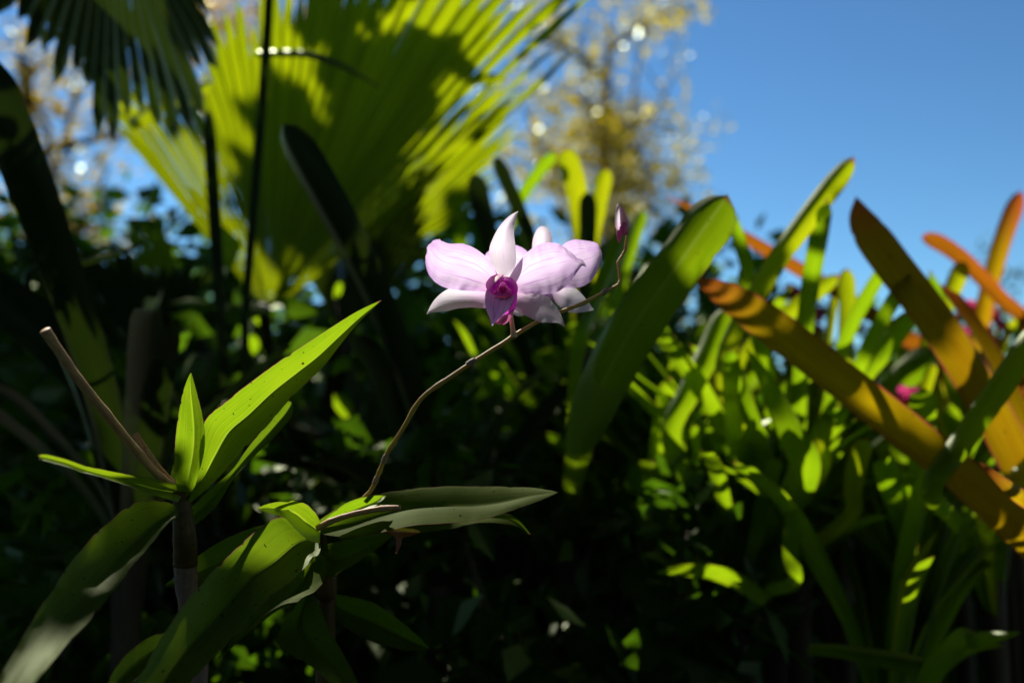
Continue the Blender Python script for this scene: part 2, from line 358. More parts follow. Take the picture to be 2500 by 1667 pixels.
# ------------------------------------------------------------------ ground
def make_ground():
    xs = sorted(set([-400, -120, -40, -15] + list(np.linspace(-6, 6, 25)) + [15, 40, 120, 400]))
    ys = sorted(set([-400, -100, -30, -10] + list(np.linspace(-4, 12, 33)) + [20, 40, 120, 400]))
    V = [(x, y, 0.02 * noise.noise(Vector((x * 0.7, y * 0.7, 3))) if abs(x) < 10 and -6 < y < 14 else 0) for y in ys for x in xs]
    m = bpy.data.meshes.new('ground'); m.from_pydata(V, [], grid_faces(len(xs), len(ys))); m.update(); m.materials.append(ground_mat())
    o = bpy.data.objects.new('ground', m); C.objects.link(o); o['kind'] = 'structure'
make_ground()
def gnd(p): return Vector((p[0], p[1], -0.02))

# ------------------------------------------------------------------ background trees
def leaf_cloud(centers, n_each, rad, size, seed, asp=0.5, droop=0.0):
    rnd = random.Random(seed); V, F, UV = [], [], []
    for c in centers:
        for _ in range(n_each):
            while True:
                q = Vector((rnd.uniform(-1, 1), rnd.uniform(-1, 1), rnd.uniform(-1, 1)))
                if q.length < 1: break
            p = Vector(c) + q * rad
            a = Vector((rnd.gauss(0, 1), rnd.gauss(0, 1), rnd.gauss(0, 0.7) - droop)).normalized()
            b = a.cross(Vector((rnd.gauss(0, 1), rnd.gauss(0, 1), rnd.gauss(0, 1)))).normalized()
            nrm = a.cross(b); s = size * rnd.uniform(0.6, 1.3); h = s * asp
            o = len(V)
            V += [p, p + a * s * 0.45 + b * h * 0.5 + nrm * s * 0.08, p + a * s, p + a * s * 0.45 - b * h * 0.5 + nrm * s * 0.08]
            UV += [(0.5, 0), (0.9, 0.45), (0.5, 0.9), (0.1, 0.45)]
            F += [(o, o + 1, o + 2), (o, o + 2, o + 3)]
    return V, F, UV
def make_tree(name, base, top, spread, label, leafm, seed, n_limb=9, leaf=0.05, per=26, rad=0.28, trunk_r=0.09, targets=None, cat='tree', group=None, sub=5):
    rnd = random.Random(seed)
    base = Vector(base); T = Thing(name, base, label, cat, group)
    top = Vector(top)
    mid = base.lerp(top, 0.5) + Vector((rnd.uniform(-.2, .2), rnd.uniform(-.2, .2), 0)) * spread * 0.4
    parts = [tube([base - Vector((0, 0, .05)), base.lerp(mid, .5), mid, top], [trunk_r, trunk_r * .8, trunk_r * .55, trunk_r * .15], 24, 9, jit=0.15, seed=seed)]
    cents = []
    for i in range(n_limb):
        t = 0.35 + 0.65 * i / max(1, n_limb - 1)
        st = catmull(np.array([list(base), list(mid), list(top)]), 40)[min(39, int(t * 39))]; st = Vector(st)
        if targets: e = Vector(targets[i % len(targets)])
        else:
            a = i * 2.4 + rnd.uniform(-.4, .4); r = spread * (1.1 - 0.6 * t) * rnd.uniform(0.7, 1.1)
            e = st + Vector((math.cos(a) * r, math.sin(a) * r, spread * rnd.uniform(0.05, 0.5)))
        m2 = st.lerp(e, .5) + Vector((rnd.uniform(-1, 1), rnd.uniform(-1, 1), rnd.uniform(-.3, 1))) * spread * .1
        parts.append(tube([st, m2, e], [trunk_r * .32, trunk_r * .2, trunk_r * .07], 14, 6, jit=0.1, seed=seed + i))
        for k in range(sub):
            q = Vector(catmull(np.array([list(st), list(m2), list(e)]), 20)[rnd.randint(7, 19)])
            tip = q + Vector((rnd.gauss(0, 1), rnd.gauss(0, 1), rnd.gauss(0.15, .8))) * spread * 0.24
            parts.append(tube([q, q.lerp(tip, .5) + Vector((0, 0, rnd.uniform(-.03, .08))), tip], [trunk_r * .1, trunk_r * .05, trunk_r * .02], 8, 5))
            cents += [tip, q.lerp(tip, .6)]
        cents.append(e)
    T.add('trunk', merge(*parts), M['bark'])
    T.add('crown', leaf_cloud(cents, per, rad, leaf, seed + 5), leafm)
    return T
def ground_under(p): return Vector((p.x, p.y, 0))

b1 = ground_under(FA(1370, 700, 560))
tg = [FA(1180, 190, 520), FA(1330, 90, 540), FA(1480, 60, 560), FA(1560, 140, 560), FA(1250, 330, 520), FA(1400, 300, 540), FA(1450, 400, 560), FA(1560, 430, 580), FA(1200, 420, 540), FA(1330, 220, 560), FA(1500, 480, 560), FA(1130, 80, 560), FA(1600, 20, 560), FA(1380, 460, 540)]
make_tree('slender_tree', b1, FA(1400, 60, 560), 0.75, 'airy tree with small orange and yellow leaves beyond the pink orchid', M['tree'], 11, 14, leaf=0.05, per=18, rad=0.11, trunk_r=0.06, targets=tg, sub=7)
b1 = ground_under(FA(1390, 700, 640))
make_tree('slender_tree', b1, FA(1400, 260, 640), 0.5, 'dense olive leaved tree standing inside the airy orange leaved tree', M['tree_g'], 12, 8, leaf=0.05, per=22, rad=0.16, trunk_r=0.03,
          targets=[FA(1390, 300, 640), FA(1400, 380, 640), FA(1440, 250, 640), FA(1360, 250, 640), FA(1420, 440, 640), FA(1380, 180, 640)], sub=3)
b2 = ground_under(FA(150, 700, 480))
tg = [FA(40, 120, 470), FA(120, 300, 480), FA(60, 420, 470), FA(200, 480, 480), FA(250, 380, 480), FA(180, 180, 500), FA(300, 520, 480), FA(90, 540, 460), FA(330, 300, 500), FA(20, 260, 470)]
make_tree('slender_tree', b2, FA(60, 150, 480), 0.7, 'bare reddish branched tree with sparse leaves beside the dark strap leaves', M['tree'], 13, 12, leaf=0.045, per=12, rad=0.16, trunk_r=0.09, targets=tg, sub=7)
b3 = ground_under(FA(620, 700, 520))
tg = [FA(480, 40, 520), FA(560, 100, 520), FA(640, 30, 520), FA(720, 80, 520), FA(430, 120, 520), FA(800, 30, 540), FA(540, 20, 540), FA(650, 180, 520)]
make_tree('slender_tree', b3, FA(620, 20, 520), 0.6, 'sunlit pale leaved tree showing above the fan palm frond', M['tree'], 14, 10, leaf=0.05, per=18, rad=0.18, trunk_r=0.035, targets=tg, sub=4)
b4 = ground_under(FA(2310, 800, 420))
tg = [FA(2270, 560, 420), FA(2290, 620, 420), FA(2320, 690, 420), FA(2255, 590, 420), FA(2330, 650, 420)]
make_tree('thin_shrub', b4, FA(2290, 600, 420), 0.12, 'small thin leaved bush far behind the rust coloured bromeliad blades', M['far'], 15, 5, leaf=0.03, per=7, rad=0.05, trunk_r=0.01, targets=tg, cat='shrub', sub=2)

# ------------------------------------------------------------------ understory shrubs (shade behind the orchids)
def shrub(x, y, h, rad, label, seed, leafm='shrub', leaf=0.05, n=16, per=16):
    rnd = random.Random(seed); b = Vector((x, y, 0)); T = Thing('leafy_shrub', b, label, 'shrub', None)
    parts, cents = [], []
    for i in range(n):
        a = rnd.uniform(0, 6.283); r = rad * math.sqrt(rnd.random()); e = b + Vector((math.cos(a) * r, math.sin(a) * r * .7, h * rnd.uniform(0.25, 1)))
        parts.append(tube([b, b.lerp(e, .5) + Vector((0, 0, h * .1)), e], [0.006, 0.004, 0.0015], 8, 5)); cents += [e, b.lerp(e, .6) + Vector((0, 0, .08 * h)), b.lerp(e, .8)]
    T.add('stem', merge(*parts), M['stalk_dark']); T.add('foliage', leaf_cloud(cents, per, rad * .34, leaf, seed + 3, 0.55), M[leafm])
SHR = [(-0.95, 1.5, .86, .36, 'dark leafy shrub under the bare reddish tree'), (-0.45, 1.55, .92, .36, 'dark leafy shrub below the fan palm hub'), (-0.10, 1.75, .92, .34, 'dark leafy shrub between the fan palm and the orchid flower'),
       (0.26, 1.75, .86, .34, 'dark leafy shrub straight behind the orchid flower'), (0.62, 1.75, .76, .34, 'dark leafy shrub behind the broad green strap leaf'), (1.0, 1.75, .70, .36, 'dark leafy shrub behind the orange bromeliad'),
       (1.36, 1.8, .64, .34, 'low dark shrub behind the rust coloured blades'), (-1.3, 2.1, .95, .42, 'tall dark shrub beyond the bare reddish tree branches'), (0.05, 1.15, .56, .28, 'low dark shrub beneath the flower stalk'), (-.42, 1.05, .60, .28, 'low dark shrub behind the upright orchid cane')]
SHR += [(-1.9, 2.7, 1.1, .5, 'dense dark bush at the far left of the back row'), (-1.15, 2.7, 1.05, .5, 'dense dark bush in the back row behind the palm trunk'), (-.45, 2.8, 1.1, .5, 'dense dark bush in the back row left of the airy tree'), (.3, 2.8, 1.02, .5, 'dense dark bush in the back row at the foot of the airy tree'),
        (1.0, 2.8, .86, .45, 'dense dark bush in the back row behind the tall green blade'), (1.7, 2.8, .78, .45, 'dense dark bush in the back row behind the pink bracts')]
SHR += [(.07, .68, .46, .13, 'low shaded shrub at the foot of the broad round tipped leaf'), (-.06, .8, .46, .16, 'low shaded shrub behind the long horizontal orchid leaf'), (-.3, .78, .44, .16, 'low shaded shrub right behind the upright orchid cane')]
for i, s in enumerate(SHR): shrub(s[0], s[1], s[2], s[3], s[4], 40 + i, n=26 if i < 16 else 14, per=60 if i > 9 else 46, leaf=(.035 if i > 15 else 0.06) if i > 9 else .05)

# ------------------------------------------------------------------ fan palm
def frond(T, hub, ends, n, mat, seed, fuse=0.72, pleat=0.10, pet_to=None, rnd_tip=0.12, pr=0.006, ragged=0.0):
    """palmate frond: pleated wedge segments from the hub; ends: world points along the outer arc."""
    rnd = random.Random(seed); hub = np.array(list(hub)); E = catmull(np.array([list(e) for e in ends]), n + 1)
    pt = pet_to if pet_to is not None else Vector((hub[0], hub[1] + .12, 0))
    hv = Vector(hub); f = T.add('frond', tube([pt, hv.lerp(Vector(pt), .45) + Vector((0, .02, .02)), hv], [pr * 1.5, pr * 1.1, pr], 18, 8), M['petiole'])
    for i in range(n):
        a, b = E[i], E[i + 1]; mid = (a + b) / 2; L = np.linalg.norm(mid - hub)
        nrm = norm(np.cross(b - hub, a - hub)); ext = 1.0 + rnd.uniform(-rnd_tip, rnd_tip) - (ragged * rnd.random() if rnd.random() < .35 else 0)
        K = []
        for k in range(15):
            t = 0.02 + 0.98 * k / 14 * ext
            wdt = 1.0 if k / 14 < fuse else max(0.02, 1 - ((k / 14 - fuse) / (1 - fuse)) ** 1.5)
            c = hub + (mid - hub) * t + nrm * (0.05 * L * math.sin(t * 2.2 + seed + i * 0.09)) - np.array([0, 0, 0.035 * L * max(0, t - .7) ** 2 * 8 * rnd.uniform(.6, 1.3)])
            hw = (b - a) * 0.5 * t * wdt * 1.01
            d = nrm * (np.linalg.norm(b - a) * t * pleat * 4)
            K.append([c - hw, c + d * wdt, c + hw])
        T.add('segment', sheet(np.array(K), 5, True, 0, 0.01, 3, 0, seed + i), mat, f)
    return f
pbase = ground_under(FA(680, 800, 125)); palm = Thing('fan_palm', pbase, 'fan palm with large pleated yellow green fronds glowing in backlight', 'palm')
palm.add('trunk', tube([pbase - Vector((0, 0, .05)), pbase + Vector((0, 0, .15)), pbase + Vector((0.01, 0, .3))], [.05, .055, .04], 16, 12, jit=.3), M['petiole'])
crown = pbase + Vector((0, 0, .3))
big = frond(palm, FA(605, 705, 92), [FA(215, 235, 97), FA(300, 190, 97), FA(400, 150, 96), FA(500, 90, 94), FA(600, -20, 93), FA(730, -120, 92), FA(880, -170, 91), FA(1060, -180, 90), FA(1240, -110, 90), FA(1320, -10, 90), FA(1275, 90, 92), FA(1190, 180, 94)], 42, M['palm'], 3, fuse=.86, pet_to=crown, ragged=.25)
frond(palm, FA(800, 790, 108), [FA(610, 470, 106), FA(740, 330, 107), FA(900, 330, 108), FA(985, 410, 109), FA(1000, 560, 110)], 18, M['palm_dark'], 15, fuse=.85, pet_to=crown)  # this and the next frond are dark-coloured fill for the deep shade here
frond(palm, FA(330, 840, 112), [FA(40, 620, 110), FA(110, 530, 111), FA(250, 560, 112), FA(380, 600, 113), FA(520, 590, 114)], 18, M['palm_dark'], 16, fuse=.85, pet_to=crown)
p2 = Vector((-1.0, .95, 0)); palm2 = Thing('fan_palm', p2, 'fan palm whose frond, coloured dark for shade, hangs down at the top corner', 'palm')
palm2.add('trunk', tube([p2 - Vector((0, 0, .05)), p2 + Vector((.02, 0, .6)), p2 + Vector((.06, -.02, 1.25))], [.06, .05, .045], 20, 12, jit=.25), M['petiole'])
c2 = p2 + Vector((.06, -.02, 1.22))
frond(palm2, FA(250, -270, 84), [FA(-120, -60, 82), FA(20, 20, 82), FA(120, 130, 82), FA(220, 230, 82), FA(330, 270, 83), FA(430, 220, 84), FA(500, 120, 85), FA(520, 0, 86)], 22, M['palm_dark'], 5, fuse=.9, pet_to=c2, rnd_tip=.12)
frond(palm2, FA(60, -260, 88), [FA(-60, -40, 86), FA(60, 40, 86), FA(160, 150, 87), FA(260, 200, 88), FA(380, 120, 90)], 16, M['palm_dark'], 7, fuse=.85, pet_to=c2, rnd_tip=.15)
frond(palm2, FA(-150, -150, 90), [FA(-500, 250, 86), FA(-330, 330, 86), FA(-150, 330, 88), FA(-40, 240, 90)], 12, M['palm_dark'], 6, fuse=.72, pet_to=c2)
frond(palm, FA(800, 640, 112), [FA(1010, 120, 114), FA(1130, 190, 114), FA(1190, 270, 114), FA(1180, 350, 114), FA(1120, 470, 114)], 13, M['palm'], 8, fuse=.8, pet_to=crown)
frond(palm, FA(450, 760, 125), [FA(180, 740, 120), FA(190, 600, 120), FA(260, 520, 122), FA(380, 520, 124)], 12, M['palm'], 9, fuse=.8, pet_to=crown)

# ------------------------------------------------------------------ bromeliads and strap-leaved plants
def rosette(name, cx, cy, d, label, cat='bromeliad', group=None):
    c = FA(cx, cy, d); b = ground_under(c)
    T = Thing(name, b, label, cat, group); T.c = c
    T.add('stem', tube([b - Vector((0, 0, .03)), b.lerp(c, .5), c + Vector((0, 0, .03))], [.009, .008, .011], 12, 10, jit=.2), M['stalk_dark'])
    return T
def bl(T, fr, pts, wpx, mat, kind='strap', roll=0, fold=20, seed=0, tiptwist=0, rip=.03, widths=None, tobase=True, nu=9):
    P = [fr(*p) for p in pts]; dm = pts[-1][2]
    wm = px2m(wpx, dm) / max(0.35, math.cos(R(roll)))
    if tobase:
        q = P[0]; P = [T.c, T.c.lerp(q, .55) + Vector((0, 0, (T.c - q).length * .05))] + P
    if seed == 2: LITP.extend(FA(x_, y_, 52.5) for x_, y_ in ((1590, 570), (1560, 550), (1630, 600), (1640, 500), (1620, 480), (1680, 520), (1665, 460)))
    if mat in ('brom_y', 'brom_o', 'brom_r') or 26 <= seed <= 38:
        for a_, b_ in zip(pts[-3:-1], pts[-2:]):
            for k in range(4): f = k / 3; LITP.append(fr(*[u + (v - u) * f for u, v in zip(a_, b_)]))
    return T.add('leaf', blade(P, wm, kind, roll, fold, 'view', 60, nu, rip, 3, .02, seed, widths, tiptwist), M[mat])
def fill(T, n, seed, lmin, lmax, wid, mat, el=(45, 85), az=(0, 360), kind='strap'):
    rnd = random.Random(seed)
    for i in range(n):
        a = R(rnd.uniform(*az)); e = R(rnd.uniform(*el)); L = rnd.uniform(lmin, lmax); o = Vector((math.cos(a), math.sin(a), 0))
        P = [T.c + o * .008]; dirv = e
        for k in range(4):
            P.append(P[-1] + (o * math.cos(dirv) + Vector((0, 0, math.sin(dirv)))) * L / 4); dirv -= R(rnd.uniform(2, 20))
        T.add('leaf', blade(P, wid * rnd.uniform(.8, 1.2), kind, rnd.uniform(-25, 25), 20, list(-o + Vector((0, 0, .2))), 22, 7, .03, 3, .02, seed + i), M[mat])
LITP = []
# loose torn segments of the big frond
for i, (pts, wd, kd, mt, rl) in enumerate((([(440, 240, 90), (425, 190, 90), (385, 130, 89), (342, 52, 88)], 58, 'taper', 'palm', 0), ([(340, 290, 90), (305, 262, 90), (270, 225, 89), (226, 172, 88)], 34, 'taper', 'palm', 10),
      ([(372, 262, 90), (364, 232, 90), (357, 205, 89), (350, 182, 89)], 14, 'taper', 'palm', 0), ([(295, 285, 89), (360, 245, 88), (430, 215, 88), (495, 190, 88)], 40, 'blunt', 'palm', 30), ([(590, 120, 86), (700, 120, 85), (790, 150, 84), (885, 208, 83)], 34, 'taper', 'palm_dark', 55), ([(1040, 210, 96), (1080, 185, 95), (1120, 180, 94), (1165, 182, 93)], 30, 'blunt', 'palm', 20))):
    P = [FA(*p) for p in pts]
    if mt == 'palm': LITP += [P[1], P[2], P[3], P[1].lerp(P[2], .5), P[2].lerp(P[3], .5)]
    palm.add('segment', blade(P, px2m(wd, pts[-1][2]) * 1.06, kd, rl, 22, 'view', 20, 7, .03, 3, .03, 70 + i), M[mt], big)
# broad green strap leaf next to the flower bud
t = rosette('bromeliad', 1300, 1250, 84, 'green bromeliad whose broad round tipped leaf rises beside the flower bud')
bl(t, FA, [(1350, 960, 56), (1440, 775, 51.5), (1560, 605, 51.5), (1672, 448, 53)], 122, 'brom_deep', roll=8, fold=18, seed=2, widths=[.7, .9, 1.2, 1.15, 1.0, 1.1], nu=13)
bl(t, FA, [(1330, 800, 62), (1370, 690, 64), (1410, 590, 66), (1445, 500, 68)], 40, 'brom', roll=-20, seed=5)
bl(t, FA, [(1400, 800, 66), (1440, 730, 66), (1480, 650, 68), (1512, 590, 70)], 44, 'brom_y', roll=10, seed=6)
fill(t, 6, 21, .10, .18, .022, 'brom', el=(30, 70))
# front orange bromeliad
t = rosette('bromeliad', 2480, 1420, 60, 'orange bromeliad with wide glowing amber leaves and red edges')
bl(t, FA, [(2330, 1210, 57), (2190, 1080, 57.5), (2000, 930, 58), (1800, 775, 59), (1680, 690, 59.5), (1590, 637, 60)], 98, 'brom_o', 'blunt', roll=12, fold=24, seed=7, rip=.02)
bl(t, FA, [(2340, 1060, 62), (2255, 900, 62.5), (2150, 735, 63), (2040, 590, 64), (1985, 510, 65), (1966, 452, 65.5)], 92, 'brom_o', 'blunt', roll=-8, fold=22, seed=8, rip=.02)
bl(t, FA, [(2400, 1180, 52), (2330, 1130, 50), (2250, 1060, 49)], 60, 'brom_o', 'taper', seed=9)
fill(t, 5, 23, .15, .26, .03, 'brom_o', el=(50, 80), az=(-60, 120))
# rust coloured bromeliad further back
t = rosette('bromeliad', 2330, 1150, 98, 'rust red bromeliad with narrow upright blades behind the amber one')
bl(t, FA, [(2150, 830, 92), (1950, 690, 91), (1760, 575, 90), (1640, 505, 90), (1530, 450, 90)], 46, 'brom_r', 'taper', roll=10, seed=10)
bl(t, FA, [(2360, 760, 88), (2290, 680, 87), (2200, 590, 86), (2118, 540, 86)], 42, 'brom_r', 'strap', roll=25, seed=11)
bl(t, FA, [(2235, 850, 92), (2262, 700, 91), (2300, 560, 90), (2345, 438, 90)], 46, 'brom_o', 'strap', roll=0, seed=12)
bl(t, FA, [(2250, 900, 92), (2250, 800, 92), (2265, 700, 92), (2275, 640, 92)], 40, 'brom_o', 'strap', seed=13)
fill(t, 6, 25, .15, .28, .022, 'brom_r', el=(40, 70))
# green bromeliads in the middle of the right side
t = rosette('bromeliad', 1830, 1350, 74, 'bright green bromeliad with one long blade standing tall against the sky')
bl(t, FA, [(1660, 860, 66), (1745, 660, 65), (1850, 505, 65), (1962, 360, 65)], 60, 'brom_y', roll=10, fold=26, seed=14, rip=.015)
bl(t, FA, [(1930, 930, 80), (1942, 800, 80), (1946, 700, 80), (1943, 616, 80)], 44, 'brom_y', seed=15)
bl(t, FA, [(1880, 950, 78), (1895, 820, 78), (1908, 720, 78), (1912, 680, 78)], 22, 'brom_y', roll=30, seed=16)
bl(t, FA, [(1700, 880, 76), (1735, 790, 76), (1820, 715, 76), (1930, 632, 77)], 44, 'brom_y', roll=-15, seed=17)
bl(t, FA, [(1640, 900, 74), (1660, 760, 74), (1700, 690, 75), (1760, 650, 76)], 46, 'brom_y', roll=-25, seed=18)
bl(t, FA, [(1880, 1000, 70), (1950, 900, 69), (2030, 800, 68), (2095, 715, 68)], 54, 'brom', roll=10, seed=19)
bl(t, FA, [(1760, 1010, 72), (1790, 920, 72), (1860, 860, 73), (1940, 840, 74)], 40, 'brom', roll=-20, seed=20)
fill(t, 16, 27, .18, .30, .014, 'brom', el=(60, 88))
t = rosette('bromeliad', 2280, 1420, 82, 'green bromeliad low at the foot of the amber leaves')
bl(t, FA, [(2130, 820, 84), (2160, 730, 84), (2190, 660, 84), (2215, 600, 84)], 46, 'brom_y', roll=0, seed=21)
bl(t, FA, [(1990, 980, 78), (2050, 890, 78), (2100, 840, 78), (2150, 800, 79)], 74, 'brom', roll=15, seed=22)
bl(t, FA, [(2090, 1040, 76), (2110, 950, 76), (2130, 880, 76), (2145, 835, 76)], 30, 'brom_y', seed=23)
bl(t, FA, [(2140, 1130, 56), (2210, 1010, 56), (2300, 880, 56), (2400, 730, 57)], 66, 'brom', roll=12, fold=24, seed=24)
bl(t, FA, [(2260, 1190, 60), (2300, 1130, 60), (2350, 1080, 60), (2400, 1030, 60)], 50, 'brom_y', roll=30, seed=25)
fill(t, 14, 29, .16, .30, .014, 'brom', el=(58, 88))
t = rosette('bromeliad', 1700, 1430, 70, 'cluster of green bromeliad blades below the broad round tipped leaf')
bl(t, FA, [(1540, 1010, 68), (1580, 900, 68), (1630, 800, 69), (1665, 710, 70)], 62, 'brom', roll=15, seed=26)
bl(t, FA, [(1760, 1060, 66), (1720, 940, 66), (1690, 860, 67), (1660, 780, 68)], 44, 'brom', roll=-10, seed=27)
bl(t, FA, [(1850, 1080, 62), (1810, 980, 62), (1770, 890, 63), (1715, 800, 64)], 84, 'brom', 'taper', roll=-10, seed=28)
bl(t, FS, [(560, 330, 66), (640, 240, 66), (640, 160, 66), (630, 80, 66)], 52 * .468, 'brom', seed=29)
bl(t, FS, [(960, 640, 64), (985, 500, 64), (1020, 390, 64), (1060, 250, 64)], 44, 'brom', seed=30)
bl(t, FS, [(1150, 900, 60), (1135, 760, 60), (1140, 640, 60), (1160, 520, 60)], 46, 'brom', seed=31)
bl(t, FS, [(1440, 560, 66), (1460, 420, 66), (1480, 280, 66), (1525, 150, 66)], 52, 'brom_y', seed=32)
bl(t, FS, [(1290, 330, 66), (1300, 200, 66), (1310, 100, 66), (1325, 20, 66)], 40, 'brom_y', seed=33)
bl(t, FS, [(760, 560, 70), (780, 470, 70), (790, 410, 70), (795, 350, 70)], 30, 'brom', seed=34)
fill(t, 18, 31, .14, .28, .013, 'brom', el=(62, 88))
for cx_, cy_, d_, n_b, sd_, lab_ in ((1780, 1480, 76, 11, 65, 'clump of narrow shaded blades in front of the cluster of green blades'), (1480, 1420, 80, 9, 67, 'clump of narrow shaded blades below the broad round tipped leaf'), (2120, 1450, 74, 10, 69, 'clump of narrow shaded blades under the long diagonal amber leaf'), (1580, 1250, 88, 13, 61, 'clump of upright green blades right behind the broad dark leaf'), (1930, 1230, 96, 14, 62, 'clump of upright green blades between the two amber leaves'), (1430, 1220, 98, 10, 63, 'clump of dark upright blades under the second flower'), (2200, 1200, 104, 12, 64, 'clump of green blades beneath the rust coloured bromeliad')):
    t = rosette('bromeliad', cx_, cy_, d_, lab_); fill(t, n_b * 2, sd_, .14, .25, .016, 'brom' if sd_ % 2 else 'brom_y', el=(64, 88)); fill(t, 7, sd_ + 9, .12, .2, .022, 'brom_deep', el=(55, 85))
t = rosette('bromeliad', 2050, 1720, 66, 'shaded green bromeliad near the ground under the amber leaves')
bl(t, FS, [(1740, 940, 62), (1765, 860, 62), (1820, 760, 62), (1905, 625, 62)], 40, 'brom_y', 'taper', seed=35)
bl(t, FS, [(1230, 1230, 58), (1400, 1240, 57), (1600, 1270, 56), (1830, 1310, 55)], 50, 'brom', roll=50, fold=25, seed=36, tobase=False)
bl(t, FS, [(2000, 1200, 58), (2100, 1190, 57), (2200, 1180, 56), (2340, 1160, 55)], 56, 'brom', 'taper', roll=30, seed=37)
bl(t, FS, [(1000, 1010, 60), (800, 890, 60), (600, 850, 59), (430, 850, 59)], 46, 'brom', 'taper', roll=50, seed=38, tobase=False)
fill(t, 16, 33, .12, .26, .014, 'brom', el=(50, 85))
# blades in the gap behind the flower
t = rosette('strap_leaf_plant', 1290, 1080, 100, 'clump of upright green blades against the sky right behind the flower', 'plant')
bl(t, FA, [(1350, 700, 94), (1345, 560, 94), (1325, 440, 94), (1297, 338, 94)], 60, 'brom_y', roll=0, seed=41)
bl(t, FA, [(1150, 640, 96), (1180, 500, 96), (1230, 410, 96), (1280, 352, 96)], 34, 'brom', roll=-30, seed=42)
bl(t, FA, [(1330, 690, 98), (1355, 560, 98), (1375, 460, 98), (1392, 385, 98)], 46, 'brom_y', roll=10, seed=43)
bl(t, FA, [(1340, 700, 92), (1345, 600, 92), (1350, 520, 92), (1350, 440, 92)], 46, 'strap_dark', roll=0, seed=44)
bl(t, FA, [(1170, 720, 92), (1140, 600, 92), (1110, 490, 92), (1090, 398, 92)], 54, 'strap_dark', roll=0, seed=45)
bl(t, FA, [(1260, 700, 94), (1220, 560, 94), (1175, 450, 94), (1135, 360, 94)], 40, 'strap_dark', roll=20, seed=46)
bl(t, FA, [(1400, 740, 90), (1430, 620, 90), (1455, 540, 90), (1475, 480, 90)], 36, 'brom', roll=30, seed=47)
bl(t, FA, [(1040, 700, 96), (1050, 620, 96), (1058, 560, 96), (1065, 505, 96)], 34, 'brom', roll=0, seed=48)
fill(t, 8, 35, .14, .22, .026, 'brom', el=(55, 88))
# dark strap leaves
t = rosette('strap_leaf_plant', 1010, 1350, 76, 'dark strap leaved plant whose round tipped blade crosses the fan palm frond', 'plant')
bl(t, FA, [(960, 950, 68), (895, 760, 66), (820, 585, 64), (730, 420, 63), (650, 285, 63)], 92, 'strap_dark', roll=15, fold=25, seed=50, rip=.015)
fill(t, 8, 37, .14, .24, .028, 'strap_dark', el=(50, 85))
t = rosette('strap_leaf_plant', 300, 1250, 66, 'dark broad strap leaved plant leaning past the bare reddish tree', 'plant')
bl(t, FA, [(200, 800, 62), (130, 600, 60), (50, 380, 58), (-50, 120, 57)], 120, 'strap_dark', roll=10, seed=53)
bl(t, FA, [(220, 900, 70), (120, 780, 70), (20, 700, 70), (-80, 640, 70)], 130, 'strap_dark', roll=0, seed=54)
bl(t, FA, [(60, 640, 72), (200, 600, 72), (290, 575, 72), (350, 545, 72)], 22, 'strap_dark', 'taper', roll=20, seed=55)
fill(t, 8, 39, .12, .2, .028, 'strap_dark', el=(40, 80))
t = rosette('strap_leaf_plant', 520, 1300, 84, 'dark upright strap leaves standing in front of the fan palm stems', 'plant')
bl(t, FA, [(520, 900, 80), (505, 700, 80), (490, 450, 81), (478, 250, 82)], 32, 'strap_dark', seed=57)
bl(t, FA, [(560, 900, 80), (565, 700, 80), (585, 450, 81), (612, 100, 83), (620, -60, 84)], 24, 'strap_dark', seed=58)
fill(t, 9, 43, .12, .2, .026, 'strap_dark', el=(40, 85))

# leafy undergrowth that catches stray sun below the flower
F4 = frame(600, 600, .4146)
gp = ground_under(FA(1000, 1200, 95)); T = Thing('leafy_plant', gp, 'low undergrowth plant with scattered sunlit leaves below the flower stalk', 'plant')
for i, (x0, y0, x1, y1, wd, d) in enumerate(((1350, 640, 1225, 435, 44, 84), (1450, 880, 1370, 690, 72, 88), (1730, 990, 1590, 830, 90, 90), (620, 680, 500, 760, 90, 92), (600, 1010, 520, 870, 110, 92), (870, 380, 820, 280, 60, 95), (530, 310, 580, 210, 46, 95),
     (2060, 440, 1890, 480, 40, 84), (2050, 530, 1880, 570, 40, 84), (60, 640, 30, 520, 70, 95), (90, 460, 50, 370, 70, 96), (1330, 960, 1370, 1020, 70, 92), (330, 860, 270, 910, 50, 92), (230, 1130, 190, 1200, 50, 95), (430, 1330, 380, 1420, 60, 95), (560, 1080, 500, 1010, 40, 94), (1720, 700, 1690, 640, 50, 90), (2030, 640, 2000, 690, 40, 88), (1520, 880, 1500, 800, 40, 90), (1710, 1390, 1700, 1340, 30, 90), (690, 480, 640, 560, 60, 95))):
    a_, b_ = F4(x0, y0, d), F4(x1, y1, d - .8); LITP.append(a_.lerp(b_, .5)); LITP.append(b_)
    T.add('leaf', blade([a_, a_.lerp(b_, .5) + Vector((0, -.003, .003)), b_], px2m(wd * .4146, d), 'lance', (i * 37) % 50 - 25, 12, 'view', 14, 7, .04, 3, .03, i), M['brom'])
    T.add('stem', tube([gp, gp.lerp(a_, .6) + Vector((0, .03, .03)), a_], [.003, .002, .001], 10, 5), M['stalk_dark'])
